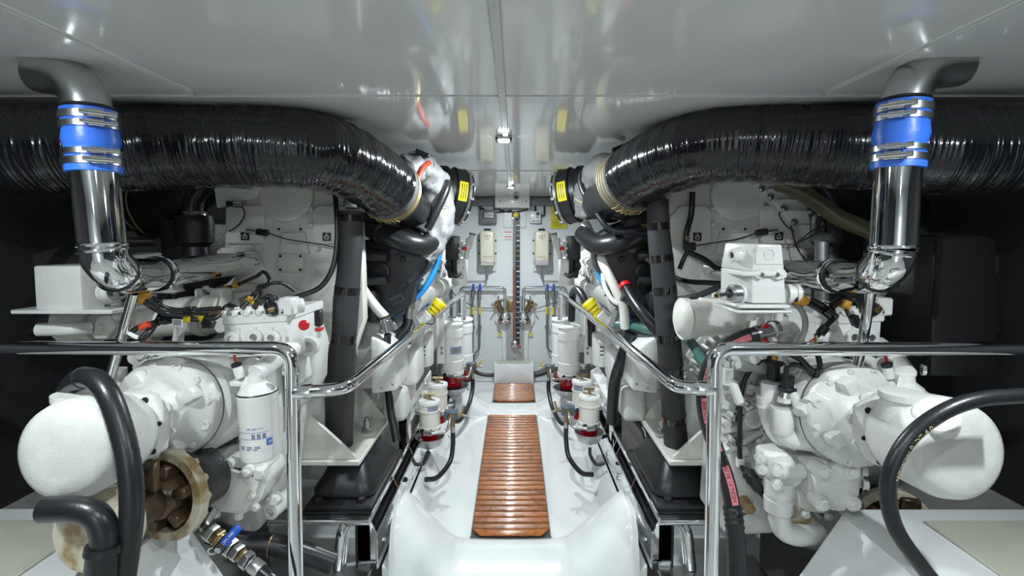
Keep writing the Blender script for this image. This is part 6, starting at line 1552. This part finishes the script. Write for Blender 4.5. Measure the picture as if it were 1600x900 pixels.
for S, cx_, n in ((LEFT, 684, 'left'), (RIGHT, 923, 'right')):
    s = S.s
    t = thing('filler_neck', 'oil filler neck with yellow cap on the %s engine beside the handrail' % n, 'filler', at(cx_ - 20 * -s * -1, 500, 2.62))
    e = at(cx_, 478, 2.60)
    f = at(cx_ + s * 14, 494, 2.60); g = at(cx_ + s * 30, 512, 2.62); h = at(cx_ + s * 36, 550, 2.66)
    MB().tube(spline([h, g + V((0, 0, -.03)), g, f], 8), .033, 18).build('neck', MATS['matt_aluminium'] if False else GREYH if False else CASTW, t)
    ax = (e - f).normalized()
    MB().lathe(f - ax * .01, ax, [(0, .03), (.02, .034), (.022, .028), (.03, .028)], 18).build('neck_collar', CASTW, t)
    MB().lathe(f + ax * .015, ax, [(0, .022), (.01, .03), (.018, .030), (.02, .024), (.03, .024), (.032, .034), (.045, .034), (.047, .026), (.055, .026), (.057, .040), (.085, .040), (.09, .033)], 10).build('yellow_cap', YELLOW, t)
    MB().torus(f + ax * .02 + V((0, -.02, -.03)), V((s * .5, -1, 0)), .026, .0035, 20, 6).build('cap_tether', YELLOW if s > 0 else BLACKP, t)
    MB().cyl(f + V((s * .06, -.02, -.05)), f + V((s * .09, -.04, .04)), .02, 10).build('bracket_tube', ALU, t)
for S, x, y, n in ((LEFT, 652, 560, 'left'), (RIGHT, 945, 560, 'right')):
    pass
H('cable', [(521, 282, 2.04), (525, 320, 2.02), (527, 370, 2.0), (521, 415, 1.98), (502, 447, 1.94), (470, 462, 1.9), (436, 470, 1.86)], .0105, RUBBER, 'black cable curving down the beige housing left of the foam riser', 'cable')
# left loom
bundle('cable_loom', [[(216, 464, 1.44), (236, 476, 1.46), (262, 487, 1.50), (300, 489, 1.54), (345, 486, 1.6)], [(216, 460, 1.45), (238, 471, 1.47), (264, 483, 1.51), (300, 485, 1.55), (345, 482, 1.6)], [(220, 468, 1.43), (240, 481, 1.45), (262, 491, 1.49), (302, 494, 1.54), (342, 490, 1.6)], [(250, 498, 1.5), (290, 499, 1.52), (330, 498, 1.56), (346, 490, 1.6)]], .0085, 'black cable loom with orange tape under the left polished elbow',
       [(222, 464, 1.44, .021, ORANGE, V((1, .3, -.5))), (298, 489, 1.54, .021, TAPE, V((1, .2, 0))), (335, 490, 1.58, .012, BRASS, V((1, .2, 0))), (290, 499, 1.52, .010, YELLOW, V((1, .1, 0))), (310, 498.5, 1.54, .010, YELLOW, V((1, .1, 0))), (242, 474, 1.45, .018, TAPE, V((1, .3, -.5)))])
bundle('cable_loom', [[(200, 525, 1.44), (215, 512, 1.46), (240, 506, 1.48), (268, 500, 1.5)], [(214, 538, 1.46), (232, 522, 1.47), (244, 505, 1.49), (250, 492, 1.5)], [(250, 492, 1.5), (246, 500, 1.49), (220, 530, 1.46)]], .0075, 'branching black loom above the left handrail with white tag', [(226, 509, 1.46, .010, REDORANGE, V((1, .1, .4))), (240, 506, 1.48, .011, TAPE, V((1, .1, .3))), (262, 501, 1.5, .0115, TAPE, V((1, 0, .2)))])
t = thing('wire_tag', 'white printed wire tag on the left black loom', 'tag', at(277, 505, 1.5)); MB().box(at(277, 505, 1.49), (.030, .004, .024), (.1, 0, 1)).build('tag_card', LABEL, t)
for y in (501, 504, 507): MB().box(at(277, y, 1.485), (.022, .001, .0018)).build('tag_print', INKB, t)
t = thing('wire_tag', 'white tag on the branching loom beside the slim left stay tube', 'tag', at(206, 523, 1.44)); MB().box(at(206, 523, 1.43), (.038, .004, .010), (.5, 0, 1), (0, 1, 0)).build('tag_card', LABEL, t)
bundle('cable_loom', [[(345, 487, 1.6), (355, 478, 1.62), (368, 480, 1.62), (372, 492, 1.6)], [(372, 486, 1.62), (388, 470, 1.68), (402, 455, 1.74), (404, 448, 1.8)], [(340, 455, 1.95), (370, 445, 1.9), (400, 432, 1.86), (412, 425, 1.84), (421, 436, 1.82), (418, 446, 1.8), (404, 452, 1.76)], [(404, 448, 1.78), (430, 442, 1.78), (446, 445, 1.8), (460, 455, 1.82)], [(400, 470, 1.7), (415, 476, 1.68), (420, 482, 1.66)], [(398, 472, 1.68), (412, 466, 1.7), (428, 464, 1.72), (440, 470, 1.74)], [(405, 450, 1.76), (408, 462, 1.74), (398, 474, 1.7)]], .0072, 'tangled black sensor loom with orange flecks on the left valve block',
       [(388, 470, 1.68, .010, ORANGE, V((.8, 0, 1))), (395, 463, 1.71, .010, TAPE, V((.8, 0, 1))), (370, 445, 1.9, .011, ORANGE, V((1, 0, .4))), (352, 451, 1.93, .011, ORANGE, V((1, 0, .4))), (402, 472, 1.69, .011, YELLOW, V((1, 0, .4))), (418, 470, 1.7, .013, TAPE, V((1, 0, .3))), (425, 477, 1.66, .010, TAPE, V((.3, 0, 1)))])
for i, (x, y, Y) in enumerate(((412, 472, 1.69), (424, 466, 1.71), (405, 478, 1.67), (326, 505, 1.54))):
    t = thing('loom_plug', ['black plug in the middle of the tangled left loom', 'black plug at the back of the tangled left loom', 'small black plug low in the tangled left loom', 'black plug hanging left of the left valve block'][i], 'plug', at(x, y, Y)); MB().box(at(x, y, Y), (.034, .03, .024), (.4, .2, 1)).bevel(.004, 1).build('plug_body', BLACKP, t); MB().box(at(x - 5, y + 3, Y), (.016, .02, .018)).bevel(.003, 1).build('plug_latch', BLACKP, t)
H('black_hose', [(270, 445, 2.05), (310, 446, 2.0), (345, 440, 1.98), (364, 425, 1.98)], .018, RUBBER, 'dark hose sagging under the left polished cross pipe')
H('black_hose', [(253, 440, 2.0), (256, 462, 1.98), (260, 482, 1.95)], .026, RUBBER, 'short upright black hose under the left polished cross pipe')
# ball valve low on the left
t = thing('ball_valve', 'steel ball valve with blue lever below the left gearbox', 'valve', at(350, 845, 1.42))
v0, v1 = at(322, 826, 1.42), at(408, 892, 1.36); dv = (v1 - v0); Lv = dv.length; dv.normalize()
pt = lambda f: v0 + dv * (Lv * f)
MB().tube(fillet([at(330, 800, 1.48), at(318, 820, 1.42), pt(.08)], .02), .016, 14).build('elbow', STEEL, t)
for a, b, r, m in ((.02, .16, .026, STEEL), (.16, .30, .021, BRASS), (.20, .26, .026, BRASS), (.32, .50, .027, STEEL), (.52, .62, .025, STEEL), (.63, .70, .019, BRASS), (.70, .80, .026, STEEL), (.81, .84, .020, STEEL), (.85, 1.0, .022, ALU)):
    MB().lathe(pt(a), dv, [(0, r * .94), (.002, r), ((b - a) * Lv - .002, r), ((b - a) * Lv, r * .94)], 6 if r > .0225 else 16).build('valve_piece', m, t)
hb = pt(.40) + V((-.005, -.03, .01)); he = at(374, 822, 1.40)
lv = MB().box((hb + he) / 2, (.026, .012, (he - hb).length), he - hb, V((0, 1, 0))).bevel(.005, 2).build('lever', BLUEV, t)
ld = (he - hb).normalized()
lettering('CIM 300', flat((hb + he) / 2 + V((-.002, -.0078, .0)) + ld * .0, ld, V((0, 1, 0)).cross(ld) * -1 if (V((0, 1, 0)).cross(ld)).z < 0 else V((0, 1, 0)).cross(ld)), .012, LABEL, lv)
MB().box(hb, (.03, .016, .03), he - hb, V((0, 1, 0))).bevel(.004, 1).build('lever_root', BLACKP, t); MB().lathe(hb + V((0, -.006, 0)), (0, -1, 0), [(0, .010), (.006, .010)], 6).build('lever_nut', STEEL, t)
MB().torus(pt(.33) + V((-.03, -.01, -.02)), V((.2, -1, 0)), .010, .003, 16, 6).build('locking_ring', CHROME, t)
hose('black_hose', [pt(.98), pt(1.25) + V((0, 0, -.005)), pt(1.5) + V((.02, 0, -.05))], .019, RUBBER, 'black hose leaving the ball valve at the bottom left')
H('black_hose', [(330, 832, 1.7), (380, 848, 1.72), (420, 850, 1.74), (470, 862, 1.76), (520, 880, 1.78)], .038, RUBBER, 'fat black hose lying behind the blue lever ball valve')
t = thing('hose_clip', 'thin steel clip on the fat black hose below the left gearbox', 'clip', at(426, 855, 1.7)); MB().torus(at(425, 852, 1.74), V((1, 0, -.1)), .039, .003, 26, 6).build('clip_band', BRASS, t)
# small drain valves beside the walkway
for S, x, y, n in ((LEFT, 611, 634, 'left'), (RIGHT, 986, 632, 'right')):
    s = S.s
    t = thing('drain_valve', 'small valve with blue lever beside the %s cover box' % n, 'valve', at(x, y, 2.55))
    MB().cyl(at(x, y + 10, 2.55), at(x + s * 14, y + 32, 2.5), .020, 8).build('valve_body', STEEL if s < 0 else BLACKP, t)
    MB().box(at(x - s * (2 if s < 0 else 4), y, 2.53), (.012, .014, .085), V((s * .35 if s < 0 else -.9, 0, 1))).bevel(.004, 1).build('lever', BLUEV, t)
    hose('black_hose', pipe([(x + s * 14, y + 30, 2.5), (x + s * 22, y + 44, 2.46), (x + s * 26, y + 60, 2.42)]), .020, RUBBER, 'short black hose below the small blue lever valve on the %s' % n)
H('black_hose', [(606, 600, 2.48), (610, 640, 2.42), (616, 670, 2.38), (620, 690, 2.36)], .020, RUBBER, 'straight black hose leaning beside the left white angle rack')
# parts tray on the left
t = thing('parts_tray', 'dark green grey tray under the left handrail holding blue plastic parts', 'tray', at(640, 600, 2.9))
q = at(640, 592, 2.95)
MB().box(q, (.17, .45, .012)).build('tray_floor', TRAY, t)
for sx in (-1, 1): MB().box(q + V((sx * .085, 0, .035)), (.008, .45, .08)).build('tray_side', TRAY, t)
for sy in (-1, 1): MB().box(q + V((0, sy * .225, .035)), (.17, .008, .08)).build('tray_end', TRAY, t)
t = thing('blue_funnel', 'pale blue plastic part lying in the dark tray', 'funnel', q); MB().lathe(q + V((-.02, 0, .01)), V((.5, -.4, .6)), [(0, .03), (.02, .05), (.05, .055), (.08, .03), (.11, .012)], 20).build('funnel_body', CYAN, t); MB().torus(q + V((-.005, -.012, .03)), V((.5, -.4, .6)), .05, .004, 20, 6).build('funnel_rim', CYAN, t)
t = thing('blue_roll', 'royal blue plastic roll in the dark tray beside the pale part', 'roll', q); MB().torus(q + V((.04, -.08, .05)), V((.3, -.6, 1)), .03, .012, 22, 8).build('roll_body', BLUEV, t); MB().cyl(q + V((.04, -.08, .04)), q + V((.04, -.08, .06)), .02, 14).build('roll_core', GREENH, t)
# yellow tags low on the right engine
t = thing('warning_plate', 'yellow warning plate low on the right engine behind the filters', 'plate', at(945, 552, 3.2)); MB().box(at(943, 552, 3.2), (.08, .008, .11)).bevel(.003, 1).build('plate', YELLOW, t); MB().box(at(943, 556, 3.19), (.07, .004, .012)).build('print_bar', INKB, t)
